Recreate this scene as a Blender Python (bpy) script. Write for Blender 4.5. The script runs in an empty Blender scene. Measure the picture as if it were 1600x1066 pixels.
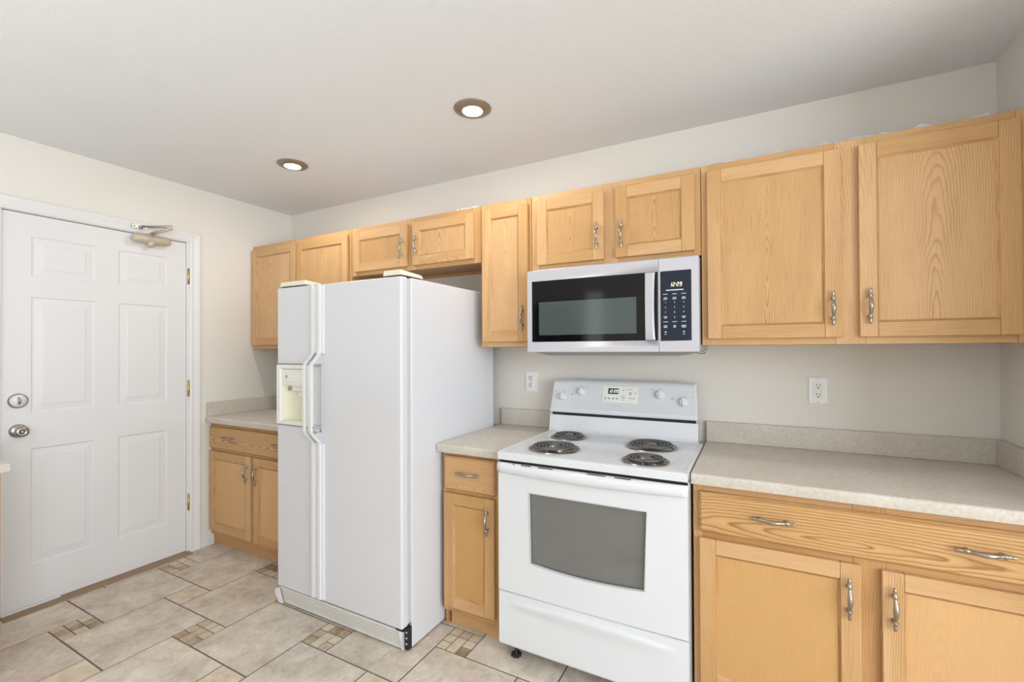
import bpy, math, random
from mathutils import Vector, Matrix, Euler
rng = random.Random(7)
PI = math.pi
sc = bpy.context.scene
COL = sc.collection

# ------------------------------------------------------------------ camera
cam_d = bpy.data.cameras.new('camera')
cam = bpy.data.objects.new('camera', cam_d); COL.objects.link(cam)
YAW, PIT, ROL, FPX = -0.4905, 0.0074, -0.0048, 707.76
_f = Vector((math.sin(YAW)*math.cos(PIT), math.cos(YAW)*math.cos(PIT), math.sin(PIT)))
_r = Vector((math.cos(YAW), -math.sin(YAW), 0)); _u = _r.cross(_f)
r2 = _r*math.cos(ROL) + _u*math.sin(ROL); u2 = -_r*math.sin(ROL) + _u*math.cos(ROL)
cam.matrix_world = Matrix(((r2.x, u2.x, -_f.x, 3.2269), (r2.y, u2.y, -_f.y, -2.3557), (r2.z, u2.z, -_f.z, 1.3007), (0, 0, 0, 1)))
cam_d.sensor_width = 36; cam_d.lens = FPX/1600*36
cam_d.shift_x = 3.3441/1600; cam_d.shift_y = 7.9827/1600
cam_d.clip_start = 0.05
sc.camera = cam

# ------------------------------------------------------------------ world, light, exposure
sc.view_settings.view_transform = 'Standard'; sc.view_settings.look = 'None'
sc.view_settings.exposure = 0.54; sc.view_settings.gamma = 1.0; sc.view_settings.use_curve_mapping = False
w = bpy.data.worlds.new('world'); sc.world = w; w.use_nodes = True
w.node_tree.nodes['Background'].inputs[0].default_value = (0.86, 0.93, 1.0, 1)
w.node_tree.nodes['Background'].inputs[1].default_value = 0.8

def area(name, loc, target, sx, sy, power, col=(1, 1, 1)):
    d = bpy.data.lights.new(name, 'AREA'); d.shape = 'RECTANGLE'; d.size = sx; d.size_y = sy
    d.energy = power; d.color = col
    o = bpy.data.objects.new(name, d); COL.objects.link(o); o.location = loc
    o.rotation_euler = (Vector(target)-Vector(loc)).to_track_quat('-Z', 'Y').to_euler()
    return o
H = 2.373; L = 4.044
RY = -5.4; RX = 6.6          # far ends of the room behind the camera
area('rear_window_daylight', (1.05, RY+0.02, 1.35), (1.3, 0, 1.35), 0.26, 1.7, 1.5, (0.95, 0.975, 1.0))
area('side_window_daylight', (RX-0.02, -3.2, 1.35), (0, -1.9, 1.25), 3.4, 1.7, 112, (0.88, 0.94, 1.0))
area('added_ceiling_fill', (2.3, -3.45, 1.05), (2.3, -3.45, 2.4), 3.0, 1.6, 27, (0.92, 0.965, 1.0))  # added fill light behind the camera, aimed up to brighten the ceiling

# ------------------------------------------------------------------ materials
def new_mat(name):
    m = bpy.data.materials.new(name); m.use_nodes = True
    nt = m.node_tree; b = nt.nodes['Principled BSDF']
    return m, nt, b
def N(nt, t, **kw):
    n = nt.nodes.new(t)
    for k, v in kw.items():
        if k.startswith('i_'): n.inputs[int(k[2:])].default_value = v
        else: setattr(n, k, v)
    return n
def srgb(r, g, b):
    f = lambda c: (c/255/12.92) if c/255 <= .04045 else ((c/255+.055)/1.055)**2.4
    return (f(r), f(g), f(b), 1)
def plain(name, col, rough=.5, metal=0, bump=0, bscale=300, coat=0, var=0.0, vscale=6, spec=.5, emit=None, estr=0):
    m, nt, b = new_mat(name)
    b.inputs['Base Color'].default_value = col; b.inputs['Roughness'].default_value = rough
    b.inputs['Metallic'].default_value = metal; b.inputs['Specular IOR Level'].default_value = spec
    b.inputs['Coat Weight'].default_value = coat; b.inputs['Coat Roughness'].default_value = .08
    tc = N(nt, 'ShaderNodeTexCoord')
    if var or not bump:
        nz = N(nt, 'ShaderNodeTexNoise'); nz.inputs['Scale'].default_value = vscale; nz.inputs['Detail'].default_value = 4
        nt.links.new(tc.outputs['Object'], nz.inputs['Vector'])
        mx = N(nt, 'ShaderNodeMix', data_type='RGBA', blend_type='MULTIPLY'); mx.inputs[0].default_value = 1
        mr = N(nt, 'ShaderNodeMapRange'); mr.inputs[3].default_value = 1-max(var, .012); mr.inputs[4].default_value = 1
        nt.links.new(nz.outputs['Fac'], mr.inputs[0])
        mx.inputs[6].default_value = col
        nt.links.new(mr.outputs[0], mx.inputs[7]); nt.links.new(mx.outputs[2], b.inputs['Base Color'])
    if bump:
        nb = N(nt, 'ShaderNodeTexNoise'); nb.inputs['Scale'].default_value = bscale; nb.inputs['Detail'].default_value = 3
        nt.links.new(tc.outputs['Object'], nb.inputs['Vector'])
        bp = N(nt, 'ShaderNodeBump'); bp.inputs['Strength'].default_value = bump; bp.inputs['Distance'].default_value = .002
        nt.links.new(nb.outputs['Fac'], bp.inputs['Height']); nt.links.new(bp.outputs[0], b.inputs['Normal'])
    if emit:
        b.inputs['Emission Color'].default_value = emit; b.inputs['Emission Strength'].default_value = estr
    return m

M_darkslab = plain('dark_slab', srgb(58, 46, 40), .5, var=.2, vscale=8)
M_wall = plain('wall_paint', srgb(229, 225, 217), .75, bump=.35, bscale=90, var=.02, vscale=3)
M_ceil = plain('ceiling_paint', srgb(233, 235, 237), .85, bump=.55, bscale=110, var=.015, vscale=3)
M_trim = plain('white_trim_paint', srgb(225, 225, 224), .38, bump=.05, bscale=40)
M_door = plain('white_door_paint', srgb(223, 223, 223), .42, bump=.06, bscale=60)
M_enamel = plain('white_enamel', srgb(224, 226, 229), .16, var=.012, vscale=4)
M_fridge = plain('fridge_white', srgb(216, 217, 221), .33, bump=.10, bscale=260, var=.015, vscale=5)
M_fridge2 = plain('fridge_trim_white', srgb(226, 226, 227), .25)
M_cream = plain('cream_plastic', srgb(236, 230, 208), .4)
M_ivory = plain('ivory_plastic', srgb(233, 233, 227), .35)
M_yellowed = plain('yellowed_plastic', srgb(232, 229, 203), .4)
M_grille = plain('grille_plastic', srgb(226, 224, 218), .45, var=.08, vscale=30)
M_gasket = plain('door_gasket_grey', srgb(196, 198, 200), .6)
M_black = plain('black_metal', srgb(28, 28, 30), .45)
M_gap = plain('dark_gap', srgb(40, 38, 36), .8)
M_steel = plain('brushed_silver', srgb(198, 197, 204), .42, metal=.35, bump=.03, bscale=500)
M_glassblk = plain('black_glass', srgb(10, 11, 13), .06, spec=.35)
M_panelblk = plain('control_panel_glass', srgb(22, 32, 50), .10, spec=.4)
M_mwwin = plain('microwave_window_screen', srgb(74, 84, 82), .10, spec=.5)
M_ovenglass = plain('oven_window_glass', srgb(112, 112, 110), .10, coat=1.0, var=.05, vscale=50)
M_ovenrim = plain('oven_window_rim', srgb(196, 197, 195), .3)
M_nickel = plain('antique_nickel', srgb(176, 168, 156), .28, metal=.95, var=.25, vscale=120)
M_satin = plain('satin_nickel', srgb(170, 167, 162), .3, metal=.95, var=.08, vscale=60)
M_brass = plain('brass', srgb(205, 178, 118), .28, metal=.9, var=.1, vscale=90)
M_pan = plain('drip_pan_chrome', srgb(170, 166, 162), .22, metal=1, var=.25, vscale=25)
M_chrome = plain('chrome', srgb(172, 170, 168), .25, metal=1, var=.12, vscale=30)
M_coil = plain('coil_iron', srgb(112, 110, 110), .38, metal=.5, var=.15, vscale=60)
M_bronze = plain('bronze_baffle', srgb(146, 132, 116), .32, metal=.4)
M_closer = plain('closer_beige_paint', srgb(196, 184, 164), .4, metal=.15)
M_outlet = plain('outlet_plastic', srgb(240, 240, 240), .35)
M_slot = plain('slot_dark', srgb(48, 46, 44), .6)
M_lamp = plain('lamp_diffuser', (1, .95, .85, 1), .5, emit=(1, .94, .86, 1), estr=165)
M_digit = plain('display_digits', (.9, .85, .6, 1), .5, emit=(1, .93, .62, 1), estr=.75)
M_digit2 = plain('range_display_digits', (.8, .85, .8, 1), .5, emit=(.82, .88, .82, 1), estr=.6)
M_keys = plain('key_print', srgb(196, 204, 212), .5)
M_greyprint = plain('grey_print', srgb(150, 152, 150), .5)
M_paleprint = plain('pale_print', srgb(186, 186, 200), .5)
M_dispwin = plain('display_window', srgb(40, 44, 38), .2)
M_paper = plain('white_paper', srgb(240, 240, 245), .7)
M_caulk = plain('white_caulk', srgb(235, 236, 238), .5)
M_thresh = plain('threshold_wood', srgb(163, 138, 113), .6, var=.25, vscale=40)

def plastic_film():
    m, nt, b = new_mat('clear_plastic_film')
    b.inputs['Base Color'].default_value = (.97, .98, 1.0, 1); b.inputs['Roughness'].default_value = .3
    b.inputs['Alpha'].default_value = .72
    return m
M_film = plastic_film()

def wood_mat(name, light, dark, pore, gain=1.0, freq=165.0, amp0=-.42):
    m, nt, b = new_mat(name)
    at = N(nt, 'ShaderNodeAttribute', attribute_name='grain')     # x along the grain, y across, z shade of the board
    sp = N(nt, 'ShaderNodeSeparateXYZ'); nt.links.new(at.outputs['Vector'], sp.inputs[0])
    def math_(op, a, bb=None, c=None):
        n = N(nt, 'ShaderNodeMath', operation=op)
        for i, v in enumerate((a, bb, c)):
            if v is None: continue
            if isinstance(v, (int, float)): n.inputs[i].default_value = v
            else: nt.links.new(v, n.inputs[i])
        return n.outputs[0]
    U, V, S = sp.outputs[0], sp.outputs[1], sp.outputs[2]
    def noise(ux, vx, scale, det=2, w_=0.0):
        cb = N(nt, 'ShaderNodeCombineXYZ')
        nt.links.new(math_('MULTIPLY', U, ux), cb.inputs[0]); nt.links.new(math_('MULTIPLY', V, vx), cb.inputs[1]); nt.links.new(math_('ADD', S, w_), cb.inputs[2])
        nz = N(nt, 'ShaderNodeTexNoise'); nz.inputs['Scale'].default_value = scale; nz.inputs['Detail'].default_value = det
        nt.links.new(cb.outputs[0], nz.inputs['Vector']); return nz.outputs['Fac']
    n1 = noise(1.3, 2.0, 2.4, 2)
    n2 = noise(5, 16, 3.0, 2, 3.1)
    wob = math_('MULTIPLY', math_('SUBTRACT', n1, .5), .034)
    wob2 = math_('MULTIPLY', math_('SUBTRACT', n2, .5), .006)
    d = math_('ADD', math_('MULTIPLY', U, .082), .010)
    r = math_('SQRT', math_('ADD', math_('POWER', math_('ADD', math_('ABSOLUTE', V), 0), 2.0), math_('POWER', math_('ADD', d, wob), 2.0)))
    r = math_('ADD', r, wob2)
    ph = math_('FRACT', math_('MULTIPLY', r, freq))
    ring = N(nt, 'ShaderNodeValToRGB'); cr = ring.color_ramp
    cr.elements[0].position = 0; cr.elements[0].color = (0, 0, 0, 1)
    cr.elements[1].position = 1; cr.elements[1].color = (0, 0, 0, 1)
    e = cr.elements.new(.55); e.color = (.18, .18, .18, 1)
    e = cr.elements.new(.82); e.color = (1, 1, 1, 1)
    nt.links.new(ph, ring.inputs[0])
    amp = math_('MULTIPLY_ADD', noise(1.0, 5, 2.2, 2, 7.7), 2.0, amp0)
    pores = noise(9, 620, 1.0, 2, 1.3)
    prp = N(nt, 'ShaderNodeMapRange'); prp.inputs[1].default_value = .50; prp.inputs[2].default_value = .72
    nt.links.new(pores, prp.inputs[0])
    mx = N(nt, 'ShaderNodeMix', data_type='RGBA'); mx.inputs[6].default_value = light; mx.inputs[7].default_value = dark
    fac = math_('MULTIPLY', math_('MULTIPLY', ring.outputs[0], math_('MINIMUM', math_('MAXIMUM', amp, .08), 1.0)), gain); nt.links.new(fac, mx.inputs[0])
    mx2 = N(nt, 'ShaderNodeMix', data_type='RGBA'); nt.links.new(mx.outputs[2], mx2.inputs[6]); mx2.inputs[7].default_value = pore
    nt.links.new(math_('MULTIPLY', prp.outputs[0], .60*(.4+.6*gain)), mx2.inputs[0])
    # every board its own tone
    wn = N(nt, 'ShaderNodeTexWhiteNoise', noise_dimensions='1D'); nt.links.new(S, wn.inputs['W'])
    tone = math_('MULTIPLY_ADD', wn.outputs['Value'], .20, .90)
    hs = N(nt, 'ShaderNodeHueSaturation'); nt.links.new(mx2.outputs[2], hs.inputs['Color']); nt.links.new(tone, hs.inputs['Value'])
    nt.links.new(math_('MULTIPLY_ADD', wn.outputs['Value'], -.12, 1.06), hs.inputs['Saturation'])
    nt.links.new(hs.outputs[0], b.inputs['Base Color'])
    b.inputs['Roughness'].default_value = .36; b.inputs['Specular IOR Level'].default_value = .4
    bp = N(nt, 'ShaderNodeBump'); bp.inputs['Strength'].default_value = .15; bp.inputs['Distance'].default_value = .0006; bp.invert = True
    nt.links.new(prp.outputs[0], bp.inputs['Height']); nt.links.new(bp.outputs[0], b.inputs['Normal'])
    return m
M_oak = wood_mat('golden_oak', srgb(211, 170, 120), srgb(168, 120, 73), srgb(180, 134, 86))
M_oakfig = wood_mat('figured_oak', srgb(213, 172, 120), srgb(158, 110, 66), srgb(180, 134, 86), 1.0, 105.0, .15)
M_veneer = wood_mat('oak_veneer', srgb(208, 163, 108), srgb(186, 138, 86), srgb(192, 146, 92), .35)
M_oakb = wood_mat('oak_body', srgb(202, 157, 106), srgb(168, 120, 74), srgb(164, 118, 74))

def laminate():
    m, nt, b = new_mat('countertop_laminate')
    tc = N(nt, 'ShaderNodeTexCoord')
    n1 = N(nt, 'ShaderNodeTexNoise'); n1.inputs['Scale'].default_value = 95; n1.inputs['Detail'].default_value = 7; n1.inputs['Roughness'].default_value = .68
    n2 = N(nt, 'ShaderNodeTexNoise'); n2.inputs['Scale'].default_value = 5; n2.inputs['Detail'].default_value = 4
    for n in (n1, n2): nt.links.new(tc.outputs['Object'], n.inputs['Vector'])
    r = N(nt, 'ShaderNodeValToRGB'); r.color_ramp.elements[0].position = .32; r.color_ramp.elements[0].color = srgb(190, 181, 168)
    r.color_ramp.elements[1].position = .70; r.color_ramp.elements[1].color = srgb(219, 212, 201)
    mm = N(nt, 'ShaderNodeMath', operation='MULTIPLY_ADD'); mm.inputs[1].default_value = .3; nt.links.new(n2.outputs['Fac'], mm.inputs[0])
    m3 = N(nt, 'ShaderNodeMath', operation='MULTIPLY'); m3.inputs[1].default_value = .7; nt.links.new(n1.outputs['Fac'], m3.inputs[0])
    nt.links.new(m3.outputs[0], mm.inputs[2]); nt.links.new(mm.outputs[0], r.inputs[0]); nt.links.new(r.outputs[0], b.inputs['Base Color'])
    b.inputs['Roughness'].default_value = .42
    return m
M_lam = laminate()

def tile_mat(name, cols, small=False):
    m, nt, b = new_mat(name)
    at = N(nt, 'ShaderNodeAttribute', attribute_name='grain')
    n1 = N(nt, 'ShaderNodeTexNoise'); n1.inputs['Scale'].default_value = 5.5 if not small else 14; n1.inputs['Detail'].default_value = 10; n1.inputs['Roughness'].default_value = .76
    n1.inputs['Distortion'].default_value = .25
    mp = N(nt, 'ShaderNodeMapping'); mp.inputs['Scale'].default_value = (1.35, 1.3, 1)
    nt.links.new(at.outputs['Vector'], mp.inputs[0]); nt.links.new(mp.outputs[0], n1.inputs['Vector'])
    r = N(nt, 'ShaderNodeValToRGB'); cr = r.color_ramp
    for i, (p, c) in enumerate(cols):
        e = cr.elements[i] if i < 2 else cr.elements.new(p)
        e.position = p; e.color = c
    sp = N(nt, 'ShaderNodeSeparateXYZ'); nt.links.new(at.outputs['Vector'], sp.inputs[0])
    wn = N(nt, 'ShaderNodeTexWhiteNoise', noise_dimensions='1D'); nt.links.new(sp.outputs[2], wn.inputs['W'])
    ad = N(nt, 'ShaderNodeMath', operation='MULTIPLY_ADD'); ad.inputs[1].default_value = .5 if small else .08; ad.inputs[2].default_value = -.25 if small else -.04
    nt.links.new(wn.outputs['Value'], ad.inputs[0])
    a2 = N(nt, 'ShaderNodeMath', operation='ADD'); nt.links.new(ad.outputs[0], a2.inputs[0]); nt.links.new(n1.outputs['Fac'], a2.inputs[1])
    nt.links.new(a2.outputs[0], r.inputs[0])
    # fine pits and streaks
    n2 = N(nt, 'ShaderNodeTexNoise'); n2.inputs['Scale'].default_value = 22; n2.inputs['Detail'].default_value = 8; n2.inputs['Roughness'].default_value = .75
    mp2 = N(nt, 'ShaderNodeMapping'); mp2.inputs['Scale'].default_value = (1.3, .8, 1)
    nt.links.new(at.outputs['Vector'], mp2.inputs[0]); nt.links.new(mp2.outputs[0], n2.inputs['Vector'])
    mr = N(nt, 'ShaderNodeMapRange'); mr.inputs[1].default_value = .57; mr.inputs[2].default_value = .72; mr.inputs[3].default_value = 0; mr.inputs[4].default_value = .55
    nt.links.new(n2.outputs['Fac'], mr.inputs[0])
    mx = N(nt, 'ShaderNodeMix', data_type='RGBA'); nt.links.new(r.outputs[0], mx.inputs[6]); mx.inputs[7].default_value = srgb(150, 130, 112)
    nt.links.new(mr.outputs[0], mx.inputs[0]); nt.links.new(mx.outputs[2], b.inputs['Base Color'])
    n3 = N(nt, 'ShaderNodeTexNoise'); n3.inputs['Scale'].default_value = 4.5; n3.inputs['Detail'].default_value = 7; n3.inputs['Roughness'].default_value = .6; n3.inputs['Distortion'].default_value = .6
    nt.links.new(mp.outputs[0], n3.inputs['Vector'])
    v1 = N(nt, 'ShaderNodeMath', operation='SUBTRACT'); v1.inputs[1].default_value = .52; nt.links.new(n3.outputs['Fac'], v1.inputs[0])
    v2 = N(nt, 'ShaderNodeMath', operation='ABSOLUTE'); nt.links.new(v1.outputs[0], v2.inputs[0])
    v3 = N(nt, 'ShaderNodeMapRange'); v3.inputs[1].default_value = 0; v3.inputs[2].default_value = .010; v3.inputs[3].default_value = 1; v3.inputs[4].default_value = 0; nt.links.new(v2.outputs[0], v3.inputs[0])
    v4 = N(nt, 'ShaderNodeMapRange'); v4.inputs[1].default_value = .48; v4.inputs[2].default_value = .62; v4.inputs[3].default_value = 0; v4.inputs[4].default_value = .55; nt.links.new(n1.outputs['Fac'], v4.inputs[0])
    v5 = N(nt, 'ShaderNodeMath', operation='MULTIPLY'); nt.links.new(v3.outputs[0], v5.inputs[0]); nt.links.new(v4.outputs[0], v5.inputs[1])
    mx3 = N(nt, 'ShaderNodeMix', data_type='RGBA'); nt.links.new(mx.outputs[2], mx3.inputs[6]); mx3.inputs[7].default_value = srgb(138, 118, 100)
    nt.links.new(v5.outputs[0], mx3.inputs[0]); nt.links.new(mx3.outputs[2], b.inputs['Base Color'])
    b.inputs['Roughness'].default_value = .5
    bp = N(nt, 'ShaderNodeBump'); bp.inputs['Strength'].default_value = .25; bp.inputs['Distance'].default_value = .001; nt.links.new(n1.outputs['Fac'], bp.inputs['Height'])
    nt.links.new(bp.outputs[0], b.inputs['Normal'])
    return m
M_tile = tile_mat('floor_tile', [(.32, srgb(172, 157, 142)), (.68, srgb(232, 223, 209)), (.44, srgb(201, 188, 173)), (.55, srgb(217, 206, 191))])
M_tile2 = tile_mat('floor_small_tile', [(.32, srgb(182, 164, 142)), (.68, srgb(232, 222, 200)), (.44, srgb(206, 191, 168)), (.55, srgb(219, 206, 183))])
M_mosaic = tile_mat('floor_mosaic', [(.22, srgb(138, 116, 94)), (.80, srgb(222, 212, 190)), (.38, srgb(176, 154, 126)), (.55, srgb(206, 192, 168))], True)
M_grout = plain('grout', srgb(118, 105, 90), .9, var=.2, vscale=20)

# ------------------------------------------------------------------ mesh helpers
def world_loc(o):
    v = Vector((0, 0, 0))
    while o: v += o.location; o = o.parent
    return v
class MB:
    def __init__(s): s.v = []; s.f = []; s.g = []; s.mi = []; s.sm = []
    def add(s, vs, fs, g=None, mi=0, sm=False):
        o = len(s.v); s.v += [tuple(p) for p in vs]; s.f += [tuple(i+o for i in f) for f in fs]
        s.g += g if g else [(p[0], p[2], 0) for p in vs]
        s.mi += [mi]*len(fs); s.sm += [sm]*len(fs); return s
    def box(s, x0, x1, y0, y1, z0, z1, g='z', voff=None, u0=None, mi=0):
        vs = [(x, y, z) for x in (x0, x1) for y in (y0, y1) for z in (z0, z1)]
        fs = [(0, 1, 3, 2), (4, 6, 7, 5), (0, 4, 5, 1), (2, 3, 7, 6), (0, 2, 6, 4), (1, 5, 7, 3)]
        sh = rng.random()*50
        if voff is None: voff = rng.choice((-1, 1))*rng.uniform(.03, .20)
        if u0 is None: u0 = rng.uniform(-.5, .5)
        cx, cy, cz = (x0+x1)/2, (y0+y1)/2, (z0+z1)/2
        gg = []
        for p in vs:
            dx, dy, dz = p[0]-cx, p[1]-cy, p[2]-cz
            if g == 'z': gg.append((dz+u0, dx+dy+voff, sh))
            elif g == 'x': gg.append((dx+u0, dz+dy+voff, sh))
            else: gg.append((dy+u0, dz+dx+voff, sh))
        return s.add(vs, fs, gg, mi)
    def poly(s, pts, f, ax='x', a=0, b=1, mi=0, sm=False):
        """extrude the closed profile pts (two coords) along axis from a to b"""
        n = len(pts); vs = []
        for t in (a, b):
            for p in pts:
                vs.append((t, p[0], p[1]) if ax == 'x' else (p[0], t, p[1]) if ax == 'y' else (p[0], p[1], t))
        fs = [(i, (i+1) % n, n+(i+1) % n, n+i) for i in range(n)] + [tuple(range(n))[::-1], tuple(range(n, 2*n))]
        return s.add(vs, fs, None, mi, sm)
    def lathe(s, prof, c, axis='z', seg=32, mi=0, sm=True, sy=1.0):
        """prof: (radius, height) list"""
        vs = []; n = len(prof)
        for k in range(seg):
            a = 2*PI*k/seg; ca, sa = math.cos(a), math.sin(a)*sy
            for r, h in prof:
                p = (r*ca, r*sa, h) if axis == 'z' else (r*ca, h, r*sa) if axis == 'y' else (h, r*ca, r*sa)
                vs.append((p[0]+c[0], p[1]+c[1], p[2]+c[2]))
        fs = []
        for k in range(seg):
            k2 = (k+1) % seg
            for i in range(n-1):
                fs.append((k*n+i, k2*n+i, k2*n+i+1, k*n+i+1))
        return s.add(vs, fs, None, mi, sm)
    def tube(s, path, radii, seg=10, mi=0, cap=True):
        path = [Vector(p) for p in path]; n = len(path)
        if isinstance(radii, (int, float)): radii = [radii]*n
        t0 = (path[1]-path[0]).normalized()
        up = Vector((0, 0, 1)) if abs(t0.z) < .9 else Vector((1, 0, 0))
        a = t0.cross(up).normalized(); vs = []
        for i in range(n):
            t = (path[min(i+1, n-1)]-path[max(i-1, 0)])
            t = t.normalized() if t.length > 1e-9 else t0
            a = (a - t*a.dot(t)).normalized(); b = t.cross(a)
            for k in range(seg):
                th = 2*PI*k/seg
                vs.append(path[i] + (a*math.cos(th)+b*math.sin(th))*radii[i])
        fs = []
        for i in range(n-1):
            for k in range(seg):
                k2 = (k+1) % seg; fs.append((i*seg+k, i*seg+k2, (i+1)*seg+k2, (i+1)*seg+k))
        if cap: fs += [tuple(range(seg))[::-1], tuple(range((n-1)*seg, n*seg))]
        return s.add(vs, fs, None, mi, True)
    def grid(s, fn, nu, nv, mi=0, sm=True, gf=None):
        vs = [fn(i/nu, j/nv) for i in range(nu+1) for j in range(nv+1)]
        fs = [(i*(nv+1)+j, (i+1)*(nv+1)+j, (i+1)*(nv+1)+j+1, i*(nv+1)+j+1) for i in range(nu) for j in range(nv)]
        return s.add(vs, fs, None, mi, sm)
    def text(s, txt, size, loc, rot=(PI/2, 0, 0), ext=.0002, mi=0, shear=0, sx=1.0):
        cu = bpy.data.curves.new('t', 'FONT'); cu.body = txt; cu.size = size; cu.align_x = 'CENTER'; cu.align_y = 'CENTER'
        cu.extrude = ext; cu.shear = shear; cu.resolution_u = 3
        o = bpy.data.objects.new('t', cu); COL.objects.link(o)
        bpy.context.view_layer.update()
        me = bpy.data.meshes.new_from_object(o.evaluated_get(bpy.context.evaluated_depsgraph_get()))
        mt = Matrix.Translation(loc) @ Euler(rot).to_matrix().to_4x4() @ Matrix.Diagonal((sx, 1, 1, 1))
        s.add([mt @ v.co for v in me.vertices], [tuple(p.vertices) for p in me.polygons], None, mi)
        bpy.data.objects.remove(o); bpy.data.curves.remove(cu); bpy.data.meshes.remove(me)
        return s
    def build(s, name, mats, parent=None, bevel=0, seg=2, loc=None, recalc=True):
        base = world_loc(parent) if parent else Vector(loc or (0, 0, 0))
        me = bpy.data.meshes.new(name)
        me.from_pydata([tuple(Vector(p)-base) for p in s.v], [], s.f)
        if not isinstance(mats, (list, tuple)): mats = [mats]
        for m in mats: me.materials.append(m)
        me.polygons.foreach_set('material_index', s.mi)
        me.polygons.foreach_set('use_smooth', s.sm)
        a = me.attributes.new('grain', 'FLOAT_VECTOR', 'POINT')
        a.data.foreach_set('vector', [c for g in s.g for c in g])
        me.update()
        if recalc:
            import bmesh
            bm = bmesh.new(); bm.from_mesh(me); bmesh.ops.recalc_face_normals(bm, faces=bm.faces); bm.to_mesh(me); bm.free()
        o = bpy.data.objects.new(name, me); COL.objects.link(o)
        if parent: o.parent = parent
        elif loc: o.location = loc
        if bevel:
            b = o.modifiers.new('bevel', 'BEVEL'); b.width = bevel; b.segments = seg; b.limit_method = 'ANGLE'; b.angle_limit = math.radians(40)
            b.harden_normals = True
            for p in me.polygons: p.use_smooth = True
        return o
def tag(o, label=None, cat=None, group=None, kind=None):
    if label: o['label'] = label
    if cat: o['category'] = cat
    if group: o['group'] = group
    if kind: o['kind'] = kind
    return o
def thing(name, loc, label, cat, group=None):
    o = bpy.data.objects.new(name, None); COL.objects.link(o); o.location = loc; o.empty_display_size = .1
    return tag(o, label, cat, group)
def struct(name, mb, mats, **k):
    return tag(mb.build(name, mats, **k), kind='structure')

# ------------------------------------------------------------------ room shell
# floor: big tiles and small squares; every second small square is a mosaic of nine stones
fl = MB()
fl.box(-.02, RX, RY, .02, -.05, -.0014, mi=0)
S_, s_ = .403, .152; OX, OY = .329, -1.504; gw = .0025
def tile(x0, y0, x1, y1, mi, e=.0015, g=gw):
    x0 += g; y0 += g; x1 -= g; y1 -= g
    if x1 < -.01 or y1 < RY or x0 > RX or y0 > .01: return
    x0 = max(x0, -.01); x1 = min(x1, RX); y0 = max(y0, RY); y1 = min(y1, .01)
    sh = rng.random()*50; ox, oy = rng.random()*9, rng.random()*9
    P = [(x0, y0, -.004), (x1, y0, -.004), (x1, y1, -.004), (x0, y1, -.004), (x0+e, y0+e, 0), (x1-e, y0+e, 0), (x1-e, y1-e, 0), (x0+e, y1-e, 0)]
    fl.add(P, [(4, 5, 6, 7), (0, 1, 5, 4), (1, 2, 6, 5), (2, 3, 7, 6), (3, 0, 4, 7)], [(p[0]+ox, p[1]+oy, sh) for p in P], mi)
for i in range(-12, 24):
    for j in range(-22, 12):
        x = OX + i*S_ + j*s_; y = OY - i*s_ + j*S_
        if x < -.7 or x > RX+.5 or y < RY-.5 or y > .6: continue
        if (i+j) % 2 == 0:
            k3 = s_/3; pat = rng.randrange(3)
            for a in range(3):
                for c in range(3):
                    if pat == 1 and a == 1 and c == 1:   # centre column joined
                        continue
                    y0 = y+c*k3; y1 = y0+k3
                    if pat == 1 and a == 1 and c == 0: y1 += k3
                    tile(x+a*k3, y0, x+(a+1)*k3, y1, 2, .001, .0017)
        else:
            tile(x, y, x+s_, y+s_, 3)
        tile(x-S_+s_, y+s_, x+s_, y+s_+S_, 1)   # the large tile above the small one
floor = struct('floor', fl, [M_grout, M_tile, M_mosaic, M_tile2], recalc=False)

LIGHTS = [(.902, -.648), (2.140, -.662)]
cl = MB()
def ceil_rect(x0, x1, y0, y1): cl.add([(x0, y0, H), (x1, y0, H), (x1, y1, H), (x0, y1, H)], [(0, 3, 2, 1)])
ya, yb = -.76, -.54
ceil_rect(0, RX, RY, ya); ceil_rect(0, RX, yb, 0)
xs = 0
for (lx, ly) in LIGHTS:
    ceil_rect(xs, lx-.11, ya, yb)
    n = 32; ring = []; out = []
    for k in range(n):
        a = 2*PI*k/n; ca, sa = math.cos(a), math.sin(a); ring.append((lx+.074*ca, ly+.074*sa, H))
        t = 1/max(abs(ca), abs(sa)); ox = lx+.11*ca*t; oy = ly+sa*t*.11
        oy = ly+sa*t*((yb-ly) if sa > 0 else (ly-ya)); out.append((ox, oy, H))
    cl.add(ring+out, [(k, (k+1) % n, n+(k+1) % n, n+k) for k in range(n)])
    xs = lx+.11
ceil_rect(xs, RX, ya, yb)
cl.box(-.1, RX+.1, RY-.1, .1, H+.13, H+.16)
for v in ((-.1, 0, RY-.1, .1), (RX, RX+.1, RY-.1, .1), (0, RX, 0, .1), (0, RX, RY-.1, RY)): cl.box(v[0], v[1], v[2], v[3], H, H+.13)
ceiling = struct('ceiling', cl, M_ceil, recalc=False)
for p in ceiling.data.polygons:
    pass

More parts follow.
